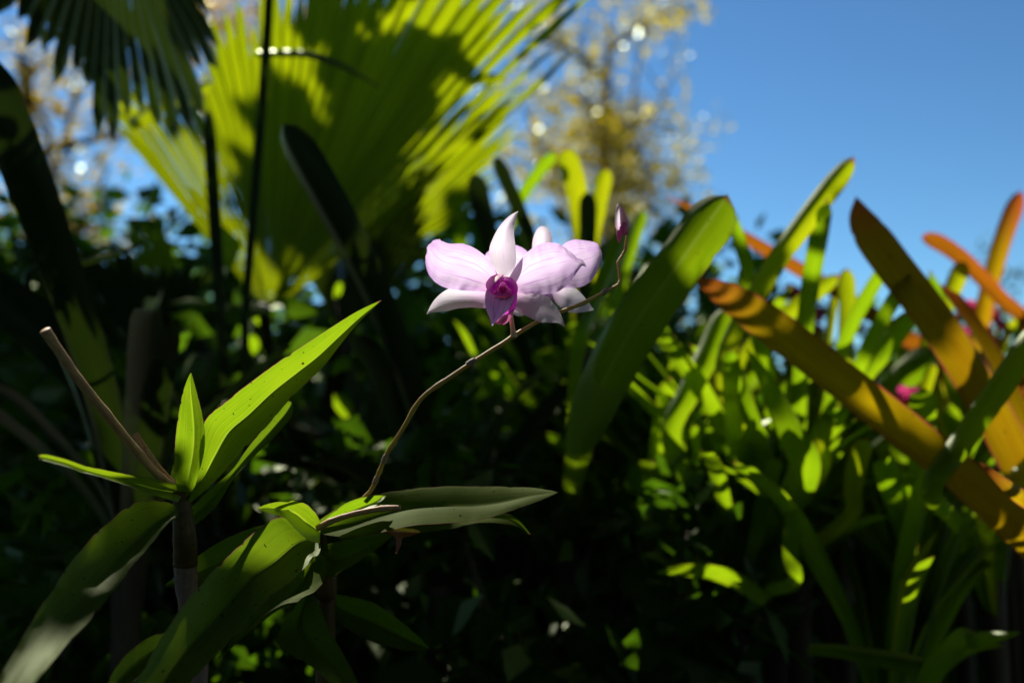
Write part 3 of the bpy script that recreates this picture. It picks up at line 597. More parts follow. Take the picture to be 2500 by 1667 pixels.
# pink flowered stems
def pink_plant(base_px, blooms, label):
    bpt = FA(*base_px); b = ground_under(bpt); T = Thing('flowering_stem', b, label, 'plant', None)
    for i, (x, y, d) in enumerate(blooms):
        e = FA(x, y, d); T.add('stem', tube([b, b.lerp(e, .6) + Vector((.01, .02, .02)), e], [.004, .003, .0015], 14, 6), M['stalk_dark'])
        rnd = random.Random(i * 7 + int(x))
        for k in range(6):
            a = Vector((rnd.gauss(0, 1), rnd.gauss(0, 1), rnd.gauss(.2, .8))).normalized(); L = .016
            T.add('bract', blade([e, e + a * L * .5 + Vector((0, 0, .003)), e + a * L], .011, 'lance', rnd.uniform(-60, 60), 10, 'view', 8, 5, .05), M['pink'])
pink_plant((1900, 1200, 100), [(1872, 712, 98), (1828, 680, 100), (1862, 772, 100)], 'thin stem with bright pink bracts between the green bromeliad blades')
pink_plant((2300, 1200, 96), [(2222, 735, 94), (2245, 765, 94), (2292, 740, 95), (2262, 775, 96), (2240, 720, 96)], 'thin stems with pink bracts at the foot of the rust blades')
pink_plant((2080, 1250, 78), [(2082, 930, 76)], 'single small pink bloom low beside the amber leaf')

# ------------------------------------------------------------------ orchids
# upright leafy cane on the left
cb = ground_under(FM(1300, 1500, 40)); oc = Thing('orchid_plant', cb, 'upright orchid cane with fresh green leaves and two dry cut stalks', 'orchid')
oc.add('cane', tube([cb - Vector((0, 0, .02)), FM(1330, 1700, 39.6), FM(1285, 1150, 38.6), FM(1258, 900, 38.3), FM(1250, 700, 38.1)], [.004, .004, .0036, .0042, .0043], 40, 14, bumps=[(.55, .15, .02), (.8, .12, .015)], jit=.06), M['cane_pale'])
oc.add('cane', tube([FM(1252, 770, 38.15), FM(1252, 690, 38.1), FM(1245, 560, 38.0), FM(1236, 430, 38.0), FM(1228, 330, 38.0), FM(1225, 240, 38.0)], [.0044, .0046, .0043, .0036, .0032, .0034], 30, 16, bumps=[(.02, .06, .03), (.62, .1, .03)], jit=.05, seed=3), M['cane'], label='brown sheathed upper cane')
D = 38.0
oc.add('leaf', loft(FL, [(1120, 1255, 1150, 1305, 37.6, 38, 37.7), (1190, 1120, 1260, 1215, 37.3, 38.2, 37.3, .45), (1205, 960, 1385, 1085, 36.9, 38.3, 36.9, .5), (1245, 800, 1500, 960, 36.9, 38.5, 36.8, .52), (1370, 690, 1620, 835, 37.1, 38.7, 36.9, .55),
      (1520, 572, 1740, 692, 37.4, 38.9, 37.2, .57), (1680, 455, 1860, 575, 37.8, 39.1, 37.6, .6), (1850, 345, 1965, 470, 38.2, 39.2, 38.0, .62), (2010, 240, 2070, 335, 38.6, 39.3, 38.5, .66), (2160, 148, 2170, 215, 39.0, 39.4, 39.0, .68), (2305, 80, 2303, 86, 39.4, 39.5, 39.4)],
      70, 21, True, .02, .012, 5, .02, 1.0), M['orchid'])
oc.add('leaf', loft(FL, [(1150, 1340, 1172, 1448, 38.6, 39.0, 38.6), (1260, 1230, 1300, 1335, 38.8, 39.4, 38.8), (1400, 1110, 1420, 1150, 39.3, 39.6, 39.0, .4), (1490, 985, 1540, 1020, 39.8, 40.1, 39.5), (1590, 860, 1650, 915, 40.2, 40.5, 39.8), (1680, 750, 1745, 810, 40.5, 40.7, 40.2), (1735, 695, 1772, 745, 40.7, 40.8, 40.5), (1755, 692, 1765, 700, 40.8, 40.8, 40.8)],
      46, 15, True, .03, .02, 4, .02, 2.0), M['orchid_old'])
oc.add('leaf', loft(FL, [(1070, 1235, 1170, 1240, 37.2, 37.3, 37.3), (1055, 1130, 1200, 1130, 37.0, 37.35, 36.9, .6), (1054, 1000, 1232, 1010, 36.8, 37.35, 36.6, .62), (1065, 870, 1238, 880, 36.7, 37.3, 36.5, .62), (1082, 750, 1218, 750, 36.7, 37.2, 36.6, .6), (1105, 640, 1190, 640, 36.8, 37.1, 36.8, .56), (1132, 560, 1168, 560, 36.9, 37, 36.9), (1153, 520, 1157, 520, 37, 37, 37)],
      50, 17, True, .03, .015, 4, .015, 3.0), M['orchid'])
oc.add('leaf', loft(FL, [(1060, 1250, 1045, 1180, 38.4, 38.5, 38.4), (1032, 1180, 1100, 1130, 38.5, 38.6, 38.5), (1040, 1100, 1110, 1050, 38.6, 38.7, 38.6), (1075, 1020, 1080, 1015, 38.7, 38.7, 38.7)], 16, 9, True, .02), M['orchid'])
oc.add('leaf', loft(FL, [(1130, 1205, 1075, 1300, 37.4, 37.9, 37.0), (1060, 1188, 1010, 1282, 36.9, 37.7, 36.5, .55), (930, 1165, 900, 1250, 36.2, 37.1, 35.7, .6), (780, 1136, 780, 1205, 35.3, 36.3, 34.9, .6), (640, 1108, 660, 1165, 34.5, 35.3, 34.1, .6), (535, 1088, 560, 1135, 33.9, 34.5, 33.6, .6), (490, 1075, 490, 1118, 33.5, 34.0, 33.2), (390, 1040, 410, 1088, 32.9, 33.3, 32.7), (280, 1014, 300, 1058, 32.2, 32.5, 32.0), (232, 1018, 240, 1040, 32.0, 32.0, 31.9)],
      56, 13, True, .02, .02, 6, .03, 4.0), M['orchid'])
oc.add('leaf', loft(FM, [(1195, 372, 1200, 450, 37.55, 37.4, 37.0), (1110, 345, 1170, 470, 37.35, 37.2, 36.4, .68), (985, 337, 1095, 540, 37.05, 36.9, 35.7, .72), (870, 368, 1000, 655, 36.45, 36.3, 35.0, .7), (725, 485, 905, 765, 35.55, 35.4, 34.1, .66), (600, 612, 815, 890, 34.55, 34.4, 33.2, .62), (480, 752, 720, 1010, 33.45, 33.3, 32.2, .58), (375, 900, 615, 1130, 32.35, 32.2, 31.2, .55), (255, 1085, 470, 1285, 31.15, 31, 30.2, .5), (120, 1320, 330, 1450, 29.75, 29.6, 28.9, .5), (0, 1530, 210, 1600, 28.55, 28.4, 27.8, .5), (-120, 1760, 60, 1800, 27.35, 27.2, 26.8), (-200, 1950, -190, 1955, 26.15, 26, 26)],
      80, 21, True, .035, .02, 6, .035, 5.0), M['orchid_old'], label='mature leaf arching down and out')
oc.add('dry_stalk', tube([FL(1050, 1195, 37.8), FL(960, 1140, 37.4), FL(820, 985, 36.4), FL(640, 765, 35.2), (FL(450, 525, 34.2)), FL(330, 350, 33.5), FL(272, 262, 33.2)], [.0010, .0015, .0016, .0016, .0016, .0017, .0018], 60, 10, bumps=[(.13, .18, .02), (.3, .14, .015), (.5, .14, .015), (.72, .14, .015)], jit=.08), M['dry'])
oc.add('dry_stalk', tube([FL(1070, 1195, 37.9), FL(985, 1125, 37.9), FL(905, 1020, 38), FL(850, 940, 38.1), FL(820, 890, 38.2)], [.0009, .0012, .0013, .0013, .0014], 36, 10, bumps=[(.25, .15, .03)], jit=.06, seed=4), M['dry'])

# flowering orchid
ob = ground_under(FN(620, 1500, 41)); of = Thing('orchid_plant', ob, 'flowering orchid with a pale lilac bloom on a thin arching stalk', 'orchid')
of.add('cane', tube([ob - Vector((0, 0, .02)), FN(640, 1300, 41.5), FN(640, 900, 41.2), FN(600, 650, 40.4), FN(590, 500, 39.4)], [.004, .004, .0038, .0034, .003], 30, 12, bumps=[(.5, .12, .02), (.8, .12, .02)]), M['cane'])
of.add('leaf', loft(FN, [(560, 470, 590, 530, 39, 39.3, 38.8), (700, 375, 720, 545, 39.5, 39.5, 38.2, .6), (830, 310, 850, 545, 40.0, 39.6, 37.8, .62), (1000, 268, 1010, 520, 40.4, 39.7, 37.4, .58), (1180, 243, 1190, 480, 40.6, 39.7, 37.3, .55), (1400, 229, 1390, 464, 40.6, 39.6, 37.4, .55), (1620, 227, 1570, 455, 40.4, 39.4, 37.6, .55), (1800, 228, 1740, 410, 40.0, 39.2, 37.9, .55), (1960, 236, 1930, 345, 39.5, 38.9, 38.2, .5), (2060, 250, 2050, 300, 38.9, 38.6, 38.3), (2122, 264, 2121, 268, 38.3, 38.3, 38.3)],
      70, 19, True, .03, .012, 5, .012, 6.0), M['orchid_old'])
of.add('leaf', loft(FN, [(700, 540, 760, 580, 40.6, 40.8, 40.4), (1100, 450, 1120, 540, 41.2, 41.2, 40.6), (1400, 405, 1420, 500, 41.6, 41.5, 40.8), (1600, 395, 1610, 460, 41.5, 41.3, 40.8), (1780, 398, 1790, 468, 41.2, 41.0, 40.7), (1870, 440, 1870, 488, 40.9, 40.8, 40.6), (1947, 532, 1944, 535, 40.5, 40.5, 40.5)], 50, 11, True, .02, .02, 4, .02, 7.0), M['orchid_old'])
of.add('leaf', loft(FN, [(625, 450, 650, 470, 38.4, 38.6, 38.2), (690, 392, 740, 432, 38.6, 38.9, 38.0, .7), (770, 335, 830, 405, 38.9, 39.2, 38.0, .72), (860, 300, 915, 372, 39.1, 39.3, 38.2, .72), (940, 287, 975, 340, 39.2, 39.3, 38.5, .7), (990, 284, 1008, 310, 39.2, 39.2, 38.8), (1026, 288, 1026, 292, 39.2, 39.2, 39.2)], 40, 13, True, .02, .01, 4, .01, 8.0), M['orchid'])
of.add('leaf', loft(FN, [(606, 452, 604, 590, 38.2, 38.5, 37.6), (575, 395, 545, 578, 38.0, 38.6, 37.3, .5), (525, 345, 480, 535, 37.6, 38.6, 37.0, .5), (470, 322, 425, 475, 37.3, 38.5, 36.9, .5), (425, 318, 385, 435, 37.0, 38.2, 36.8, .5), (400, 327, 350, 418, 37.1, 37.9, 36.7, .55), (340, 325, 300, 405, 36.8, 37.4, 36.5, .55), (265, 340, 250, 388, 36.5, 36.9, 36.3), (205, 367, 206, 374, 36.2, 36.2, 36.2)], 50, 15, True, .05, .05, 7, .05, 9.0), M['orchid'])
of.add('leaf', loft(FM, [(2100, 560, 2170, 640, 38.6, 38.8, 38.4), (1960, 455, 2150, 700, 38.3, 38.6, 37.7, .6), (1840, 462, 2090, 755, 37.6, 38.2, 36.9, .6), (1700, 565, 1960, 890, 36.8, 37.6, 36.1, .58), (1560, 690, 1820, 985, 36.0, 36.8, 35.4, .56), (1400, 850, 1680, 1150, 35.1, 35.9, 34.6, .55), (1250, 1025, 1530, 1310, 34.1, 34.9, 33.7, .55), (1110, 1230, 1370, 1470, 33.0, 33.8, 32.7, .55), (970, 1470, 1220, 1640, 31.9, 32.6, 31.6, .55), (820, 1750, 1060, 1840, 30.8, 31.4, 30.6), (720, 2000, 850, 2030, 30, 30.3, 29.9), (650, 2180, 660, 2185, 29.4, 29.4, 29.4)],
      80, 21, True, .03, .015, 5, .025, 10.0), M['orchid_old'])
of.add('leaf', loft(FM, [(2000, 500, 2010, 640, 39.6, 39.8, 39.4), (1800, 498, 1850, 700, 39.5, 39.9, 39.2), (1640, 542, 1650, 800, 39.3, 39.8, 38.9), (1480, 615, 1480, 890, 39.0, 39.6, 38.6), (1330, 715, 1330, 922, 38.7, 39.2, 38.3), (1210, 820, 1210, 926, 38.4, 38.7, 38.1), (1110, 908, 1112, 914, 38.1, 38.1, 38.1)], 46, 15, True, .03, .012, 4, .012, 11.0), M['orchid_old'])
of.add('leaf', loft(FN, [(590, 600, 570, 700, 39.6, 39.7, 39.2), (720, 580, 640, 800, 39.8, 40, 38.7), (850, 550, 700, 800, 40, 40.1, 38.5), (960, 530, 850, 700, 40.1, 40.1, 38.8), (1040, 530, 1000, 600, 40.1, 40, 39.5), (1060, 545, 1055, 555, 40, 40, 40)], 36, 13, True, .03, .02, 4, .03, 12.0), M['orchid_old'])
of.add('leaf', loft(FN, [(560, 620, 500, 640, 39.0, 39.2, 38.8), (650, 700, 420, 800, 38.5, 38.8, 38.0), (620, 850, 300, 930, 37.5, 37.8, 37.0), (480, 950, 180, 1010, 36.5, 36.8, 36.0), (330, 1020, 60, 1150, 35.5, 35.8, 35.0), (100, 1200, 0, 1290, 34.5, 34.6, 34.3), (-60, 1330, -65, 1335, 34, 34, 34)], 40, 13, True, .03, .02, 4, .03, 13.0), M['orchid_old'])
of.add('leaf', loft(FN, [(620, 900, 600, 960, 42.5, 42.6, 42.4), (800, 930, 760, 1120, 42, 42.4, 41.2), (950, 970, 920, 1210, 41.5, 42, 40.6), (1110, 1080, 1080, 1260, 41, 41.4, 40.2), (1230, 1180, 1200, 1275, 40.6, 40.8, 40.2), (1305, 1258, 1300, 1262, 40.4, 40.4, 40.4)], 40, 13, True, .03, .02, 4, .03, 14.0), M['orchid_old'])
of.add('leaf', loft(FN, [(560, 880, 500, 900, 41.5, 41.6, 41.4), (620, 1030, 330, 1180, 40, 40.4, 39.4), (700, 1200, 400, 1290, 38.6, 39.0, 38.2), (800, 1380, 560, 1380, 37.4, 37.6, 37), (880, 1560, 700, 1520, 36.3, 36.5, 36), (900, 1720, 890, 1715, 35.5, 35.5, 35.5)], 40, 13, True, .03, .02, 4, .03, 15.0), M['orchid_old'])
of.add('leaf', loft(FM, [(1500, 1180, 1560, 1240, 37, 37.2, 36.8), (1250, 1205, 1330, 1320, 35.8, 36.2, 35.2), (1050, 1240, 1150, 1400, 34.8, 35.2, 34.2), (890, 1340, 980, 1500, 33.8, 34.1, 33.3), (770, 1480, 830, 1620, 32.8, 33, 32.5), (690, 1660, 700, 1700, 32, 32, 32)], 40, 11, True, .03, .02, 4, .03, 16.0), M['orchid_old'])
of.add('dry_stalk', tube([FN(590, 492, 38.2), FN(680, 447, 37.9), (FN(800, 408, 37.6)), FN(930, 380, 37.3), FN(1020, 367, 37.1), FN(1118, 362, 37.0)], [.0013, .0012, .0011, .0011, .0012, .0009], 50, 10, bumps=[(.18, .15, .02), (.75, .2, .02)], jit=.1, seed=8), M['dry'], label='short broken tan stalk')
# wilted bloom under the long leaf
wb = of.add('wilted_bloom', loft(FN, [(1085, 655, 1092, 655, 38.4, 38.4, 38.4), (1092, 600, 1120, 602, 38.3, 38.1, 38.3), (1085, 555, 1130, 558, 38.2, 37.9, 38.2), (1050, 530, 1175, 545, 38.2, 37.6, 38.1), (1003, 520, 1245, 522, 38.2, 37.2, 38.0), (1015, 505, 1215, 502, 38.5, 37.6, 38.4), (1080, 490, 1150, 492, 38.7, 38.3, 38.7)], 30, 15, False, 0, .03, 5, .06, 17.0), M['wilt'])

# flower stalk, nodes, bud
KF = 38.0
SP = [FN(885, 300, 39.4), FN(935, 245, 39.3), FN(985, 130, 39.0), FN(1030, 20, 38.8), FA(925, 985, 38.6), FA(968, 915, 38.4), FA(1040, 862, 38.3), FF(760, 1525, 38.2), FF(900, 1440, 38.3), FF(1000, 1370, 38.4), FF(1130, 1290, 38.6), FF(1250, 1225, 38.8), FF(1450, 1140, 39.3), FF(1670, 1055, 39.8),
      FF(1870, 950, 40.2), FF(1960, 905, 40.4), FF(2010, 862, 40.5), FF(2008, 770, 40.6), FF(1994, 672, 40.7), FF(2040, 590, 40.8), FF(2066, 545, 40.8), FF(2070, 470, 40.8), FF(2085, 400, 40.8)]
n_ = len(SP) - 1
spike = of.add('flower_stalk', tube(SP, [.0009] * 2 + [.00085] * 9 + [.0008] * 4 + [.0007, .0006, .00055, .0005, .0005, .0007, .0006, .0005], 190, 12,
      bumps=[(2.0 / n_, .28, .006), (3.3 / n_, .3, .006), (4.6 / n_, .25, .006), (5.6 / n_, .25, .006), (9.0 / n_, .55, .008), (13 / n_, .2, .005), (14 / n_, .3, .005), (16 / n_, .45, .006), (18 / n_, .5, .005)], jit=.1), M['spike'])
for a, b_ in ((FN(955, 205, 39.15), FN(965, 180, 39.1)), (FN(1012, 68, 38.85), FN(1022, 40, 38.8)), (FF(560, 1640, 38.1), FF(610, 1612, 38.1)), (FF(1855, 962, 40.15), FF(1880, 938, 40.2))):
    ax = (b_ - a).normalized(); sd = ax.cross(FWD).normalized()
    of.add('node_sheath', tube([a - ax * .0006, a.lerp(b_, .5), b_ + ax * .0004, b_ - sd * .0006 + ax * .0016], [.00102, .0012, .00108, .0003], 14, 10, jit=.15), M['spike_node'], spike)
bud = of.add('bud', tube([FF(2075, 398, 40.8), FF(2050, 345, 40.7), FF(2040, 290, 40.6), FF(2022, 215, 40.5), FF(2005, 150, 40.4), FF(1998, 104, 40.4)], [.0007, .0024, .0027, .0023, .0013, .0002], 36, 16, jit=.12), M['bud'])
of.add('spur', tube([FF(2052, 300, 40.5), FF(2030, 355, 40.3), FF(2008, 400, 40.25), FF(2006, 445, 40.25), FF(2005, 485, 40.3)], [.0014, .0022, .0014, .0008, .0002], 24, 14, jit=.1), M['mentum'], bud)
of.add('sepal', loft(FF, [(1990, 360, 2035, 365, 40.15, 40.1, 40.2), (1970, 330, 2030, 300, 40.2, 40.1, 40.2), (1962, 255, 2030, 225, 40.25, 40.1, 40.2), (1968, 190, 2028, 165, 40.25, 40.15, 40.2), (1985, 135, 2015, 125, 40.3, 40.25, 40.3), (1998, 104, 2000, 104, 40.4, 40.4, 40.4)], 20, 9, False, 0, .02, 3, .02, 2.0), M['sepal'], bud)

# open bloom facing the camera
ped = of.add('pedicel', tube([FF(998, 1382, 38.35), FF(990, 1320, 38.3), FF(976, 1230, 38.4), FF(960, 1150, 38.7), FF(930, 1050, 39.1), FF(900, 950, 38.9)], [.00135, .00095, .0009, .0010, .0010, .0012], 30, 12), M['pedicel'])
fl = of.add('flower', tube([FF(905, 985, 39.0), FF(900, 930, 38.75), FF(895, 880, 38.5), FF(893, 850, 38.3)], [.0012, .0026, .003, .002], 14, 14), M['column'], label='open pale lilac orchid bloom with magenta lip')
of.add('petal', loft(FF, [(850, 800, 770, 950, 38.5, 38.50, 38.5), (780, 668, 640, 945, 38.2, 38.44, 38.3), (690, 580, 520, 938, 38.0, 38.40, 38.2), (590, 518, 415, 927, 37.8, 38.31, 38.1), (480, 487, 320, 903, 37.6, 38.16, 38.0), (385, 488, 245, 858, 37.4, 37.95, 37.9), (320, 470, 190, 795, 37.1, 37.71, 37.75), (278, 443, 160, 725, 36.8, 37.48, 37.6), (232, 453, 150, 660, 36.7, 37.24, 37.4), (188, 495, 157, 605, 36.8, 37.05, 37.2), (165, 530, 170, 560, 36.95, 36.99, 37.0)],
       60, 31, False, 0, .05, 4.5, .06, 20.0), M['petal'], fl)
of.add('petal', loft(FF, [(950, 815, 1020, 955, 38.5, 38.50, 38.5), (1025, 695, 1115, 966, 38.2, 38.44, 38.3), (1110, 588, 1220, 973, 37.9, 38.36, 38.1), (1205, 515, 1320, 972, 37.7, 38.26, 38.0), (1300, 481, 1415, 950, 37.6, 38.16, 37.9), (1395, 482, 1495, 895, 37.6, 38.09, 37.8), (1480, 518, 1560, 825, 37.5, 37.95, 37.8), (1550, 582, 1605, 760, 37.4, 37.82, 37.7), (1590, 622, 1632, 722, 37.3, 37.70, 37.6), (1640, 637, 1655, 702, 37.1, 37.44, 37.4), (1676, 668, 1690, 712, 37.0, 37.21, 37.2)],
       60, 31, False, 0, .05, 4.5, .06, 21.0), M['petal'], fl)
of.add('sepal', loft(FF, [(850, 815, 955, 815, 38.9, 38.84, 38.9), (795, 715, 1010, 705, 38.8, 38.96, 38.8), (763, 610, 1019, 590, 38.75, 39.05, 38.75), (766, 525, 1010, 490, 38.7, 39.02, 38.65), (798, 435, 1000, 400, 38.5, 38.86, 38.4), (848, 342, 1003, 325, 38.3, 38.56, 38.0), (905, 270, 1018, 262, 38.0, 38.21, 37.7), (970, 215, 1032, 208, 37.7, 37.82, 37.5), (1036, 180, 1042, 183, 37.5, 37.50, 37.5)],
       50, 23, False, 0, .03, 3, .02, 22.0), M['sepal_top'], fl)
of.add('sepal', loft(FF, [(800, 940, 760, 1105, 38.7, 38.66, 38.5), (700, 945, 680, 1106, 38.65, 38.63, 38.2), (590, 940, 570, 1101, 38.6, 38.57, 38.0), (480, 930, 455, 1112, 38.5, 38.45, 37.8), (385, 922, 355, 1133, 38.4, 38.27, 37.6), (310, 958, 275, 1142, 38.2, 38.04, 37.5), (240, 1025, 215, 1150, 37.8, 37.71, 37.4), (192, 1100, 182, 1160, 37.5, 37.45, 37.3), (165, 1163, 166, 1167, 37.3, 37.30, 37.3)],
       50, 21, False, 0, .03, 3, .02, 23.0), M['sepal'], fl)
of.add('sepal', loft(FF, [(980, 955, 980, 1110, 38.7, 38.63, 38.4), (1070, 962, 1040, 1140, 38.65, 38.48, 38.0), (1160, 970, 1120, 1185, 38.6, 38.29, 37.7), (1250, 978, 1200, 1216, 38.5, 38.05, 37.5), (1325, 1000, 1280, 1240, 38.3, 37.80, 37.3), (1385, 1068, 1360, 1248, 38.0, 37.55, 37.2), (1435, 1140, 1420, 1252, 37.6, 37.30, 37.0), (1465, 1210, 1458, 1272, 37.2, 37.02, 36.9), (1490, 1286, 1492, 1288, 36.9, 36.90, 36.9)],
       50, 21, False, 0, .04, 3.5, .03, 24.0), M['sepal'], fl)
lip = of.add('lip', loft(FF, [(790, 975, 985, 975, 37.9, 37.7, 37.9), (740, 930, 1018, 960, 37.3, 37.5, 37.4), (721, 1000, 1006, 1010, 37.0, 37.1, 37.1), (722, 1075, 968, 1078, 36.9, 36.7, 36.95), (742, 1145, 925, 1140, 36.9, 36.55, 36.9), (765, 1203, 875, 1190, 36.9, 36.6, 36.9), (780, 1245, 825, 1236, 36.95, 36.75, 36.95), (787, 1273, 794, 1274, 37, 37, 37)], 44, 23, False, 0, .02, 3, .03, 25.0), M['lip'], fl, label='violet veined pointed lip')
of.add('lip_lobe', loft(FF, [(800, 985, 770, 965, 37.6, 37.7, 37.9), (797, 962, 735, 915, 37.0, 36.9, 37.7), (835, 918, 729, 872, 36.8, 36.6, 37.7), (872, 862, 752, 825, 36.75, 36.7, 37.8), (893, 815, 800, 793, 36.9, 36.95, 37.9), (902, 786, 860, 778, 37.2, 37.4, 37.9)], 26, 15, False, 0, .02, 3, .02, 26.0), M['lobe'], lip, label='magenta side lobe')
of.add('lip_lobe', loft(FF, [(980, 985, 1010, 975, 37.6, 37.7, 37.9), (985, 973, 1031, 958, 37.05, 36.95, 37.7), (938, 900, 1038, 905, 36.85, 36.6, 37.7), (908, 858, 1014, 853, 36.75, 36.65, 37.75), (890, 838, 968, 816, 36.8, 36.85, 37.8), (874, 822, 915, 804, 37.0, 37.2, 37.8)], 26, 15, False, 0, .02, 3, .02, 27.0), M['lobe'], lip, label='magenta side lobe')
of.add('lip_wall', loft(FF, [(1030, 955, 985, 990, 37.8, 37.5, 37.2), (1030, 1010, 985, 1050, 37.9, 37.6, 37.15), (1022, 1070, 945, 1120, 38.0, 37.7, 37.2), (1005, 1125, 900, 1175, 38.0, 37.8, 37.3)], 18, 11, False), M['lobe'], lip)
of.add('throat', loft(FF, [(884, 862, 896, 862, 36.95, 36.95, 36.95), (855, 905, 925, 905, 37.05, 37.2, 37.05), (825, 945, 955, 945, 37.1, 37.6, 37.1), (800, 972, 985, 978, 37.1, 37.9, 37.1), (830, 1000, 955, 1002, 37.15, 37.9, 37.15), (870, 1008, 925, 1008, 37.2, 37.6, 37.2)], 24, 17, False), M['throat'], lip, label='bright pink throat')
of.add('column', tube([FF(893, 880, 37.9), FF(894, 905, 37.4), FF(896, 930, 37.2), FF(898, 948, 37.25)], [.0010, .0016, .0015, .0006], 14, 12), M['column'], lip)
of.add('fringe', loft(FF, [(840, 992, 842, 1006, 37.1, 37.05, 37.0), (870, 988, 872, 1012, 37.1, 37.0, 36.95), (905, 986, 905, 1014, 37.1, 37.0, 36.95), (935, 988, 935, 1008, 37.1, 37.0, 37.0), (958, 990, 957, 1000, 37.1, 37.1, 37.1)], 24, 7, False, 0, .1, 8, .2, 3.0), M['fringe'], lip)
rnd = random.Random(4)
fr_ = []
for i in range(26):
    x = 812 + i * 6.2; y = 998 + 12 * math.sin(i / 25 * math.pi); fr_.append(tube([FF(x, y, 37.05), FF(x + rnd.uniform(-4, 4), y + 6, 36.93), FF(x + rnd.uniform(-8, 8), y + rnd.uniform(12, 26), 36.9)], [.00008, .00006, .00002], 5, 5))
of.add('hair', merge(*fr_), M['dark_fringe'], lip, kind='stuff')
of.add('spur', loft(FF, [(1008, 1115, 890, 1150, 38.2, 37.8, 38.3), (985, 1165, 850, 1195, 38.3, 37.6, 38.3), (965, 1205, 828, 1228, 38.35, 37.55, 38.3), (940, 1240, 825, 1248, 38.35, 37.7, 38.3), (905, 1262, 850, 1260, 38.2, 37.9, 38.2), (885, 1264, 870, 1263, 38.1, 38.1, 38.1)], 28, 17, False), M['mentum'], fl, label='rosy rounded spur')

# second bloom behind
D2 = 42.0
of.add('pedicel', tube([FF(1330, 1190, 39.0), FF(1310, 1100, 40.0), FF(1290, 980, 41.5), FF(1275, 860, 42.3)], [.0011, .0009, .0009, .0012], 24, 10), M['pedicel'])
f2 = of.add('flower', tube([FF(1280, 900, 42.6), FF(1275, 850, 42.3), FF(1270, 810, 42.0)], [.0012, .003, .0024], 12, 12), M['column'], label='second lilac bloom half hidden behind the open one')
of.add('petal', loft(FF, [(1320, 740, 1340, 860, 42, 42, 42), (1400, 590, 1430, 905, 41.8, 42.2, 41.9), (1480, 492, 1540, 912, 41.6, 42.2, 41.8), (1570, 452, 1640, 903, 41.4, 42.0, 41.7), (1660, 458, 1725, 858, 41.2, 41.8, 41.6), (1740, 468, 1780, 785, 41.0, 41.6, 41.4), (1800, 492, 1818, 690, 40.9, 41.3, 41.2), (1836, 560, 1842, 610, 40.9, 41, 41)], 44, 23, False, 0, .03, 3, .02, 30.0), M['petal'], f2)
of.add('petal', loft(FF, [(1240, 740, 1210, 860, 42, 42, 42), (1160, 600, 1110, 890, 41.8, 42.2, 41.9), (1080, 530, 1020, 890, 41.6, 42.2, 41.8), (1000, 500, 940, 880, 41.4, 42.0, 41.7), (900, 490, 850, 830, 41.2, 41.8, 41.6), (810, 530, 775, 740, 41.0, 41.5, 41.4), (740, 575, 725, 640, 40.9, 41.2, 41.2), (722, 600, 722, 615, 40.9, 41, 41)], 44, 23, False, 0, .03, 3, .02, 31.0), M['petal'], f2)
of.add('sepal', loft(FF, [(1220, 760, 1320, 760, 42.4, 42.3, 42.4), (1180, 650, 1360, 640, 42.4, 42.6, 42.4), (1172, 540, 1370, 530, 42.3, 42.7, 42.3), (1180, 450, 1368, 445, 42.1, 42.6, 42.1), (1205, 375, 1345, 372, 41.9, 42.3, 41.8), (1240, 332, 1310, 335, 41.6, 41.8, 41.5), (1270, 322, 1285, 324, 41.4, 41.4, 41.4)], 34, 17, False, 0, .03, 3, .03, 32.0), M['sepal_top'], f2)
of.add('sepal', loft(FF, [(1300, 850, 1290, 950, 42.2, 42.2, 42.1), (1400, 890, 1380, 1040, 42.1, 42.1, 41.8), (1500, 898, 1460, 1110, 42, 42, 41.6), (1590, 920, 1530, 1145, 41.8, 41.7, 41.4), (1660, 985, 1610, 1152, 41.5, 41.4, 41.2), (1715, 1055, 1690, 1140, 41.2, 41.1, 41), (1762, 1118, 1758, 1124, 40.9, 40.9, 40.9)], 34, 15, False, 0, .03, 3, .02, 33.0), M['sepal'], f2)
of.add('sepal', loft(FF, [(1250, 850, 1260, 950, 42.2, 42.2, 42.1), (1180, 920, 1210, 1060, 42.1, 42.1, 41.8), (1110, 1000, 1150, 1140, 42, 42, 41.6), (1050, 1060, 1090, 1178, 41.8, 41.7, 41.4), (1000, 1100, 1030, 1180, 41.5, 41.4, 41.2), (960, 1140, 962, 1145, 41.2, 41.1, 41)], 34, 15, False, 0, .03, 3, .02, 34.0), M['sepal_top'], f2)
of.add('lip', loft(FF, [(1225, 850, 1330, 855, 41.6, 41.3, 41.6), (1230, 920, 1345, 930, 41.0, 40.7, 41.0), (1260, 985, 1370, 985, 40.8, 40.5, 40.8), (1310, 1030, 1340, 1030, 40.8, 40.8, 40.8)], 18, 11, False), M['lip'], f2)

# ------------------------------------------------------------------ added unseen trees and bushes that block sun and sky from the bed
def sun_uv(p):
    e1 = SUN.cross(Vector((0, 0, 1))).normalized(); e2 = SUN.cross(e1); return (p.dot(e1), p.dot(e2))
rnd = random.Random(77)
lit = []
def addl(fr, xs, ys, ds, n):
    for _ in range(n): lit.append(sun_uv(fr(rnd.uniform(*xs), rnd.uniform(*ys), rnd.uniform(*ds))))
addl(FA, (980, 1390), (480, 760), (37, 43), 160); addl(FA, (850, 1450), (640, 1100), (38, 40), 60)
addl(FL, (1060, 1230), (560, 1150), (36.5, 37.3), 40); addl(FL, (500, 1060), (1090, 1230), (34, 37), 20)
for i in range(30): f = i / 29; lit.append(sun_uv(FL(1200 + 1080 * f, 950 - 840 * f + rnd.uniform(-60, 120) * (1 - f), 38)))
for q in ((1250, 850), (1500, 700), (1800, 500), (2100, 280), (1150, 600), (1150, 850), (1150, 1050), (700, 1130), (900, 1180), (400, 1060), (600, 780), (300, 300)):
    lit.append(sun_uv(FL(q[0], q[1], 37)))
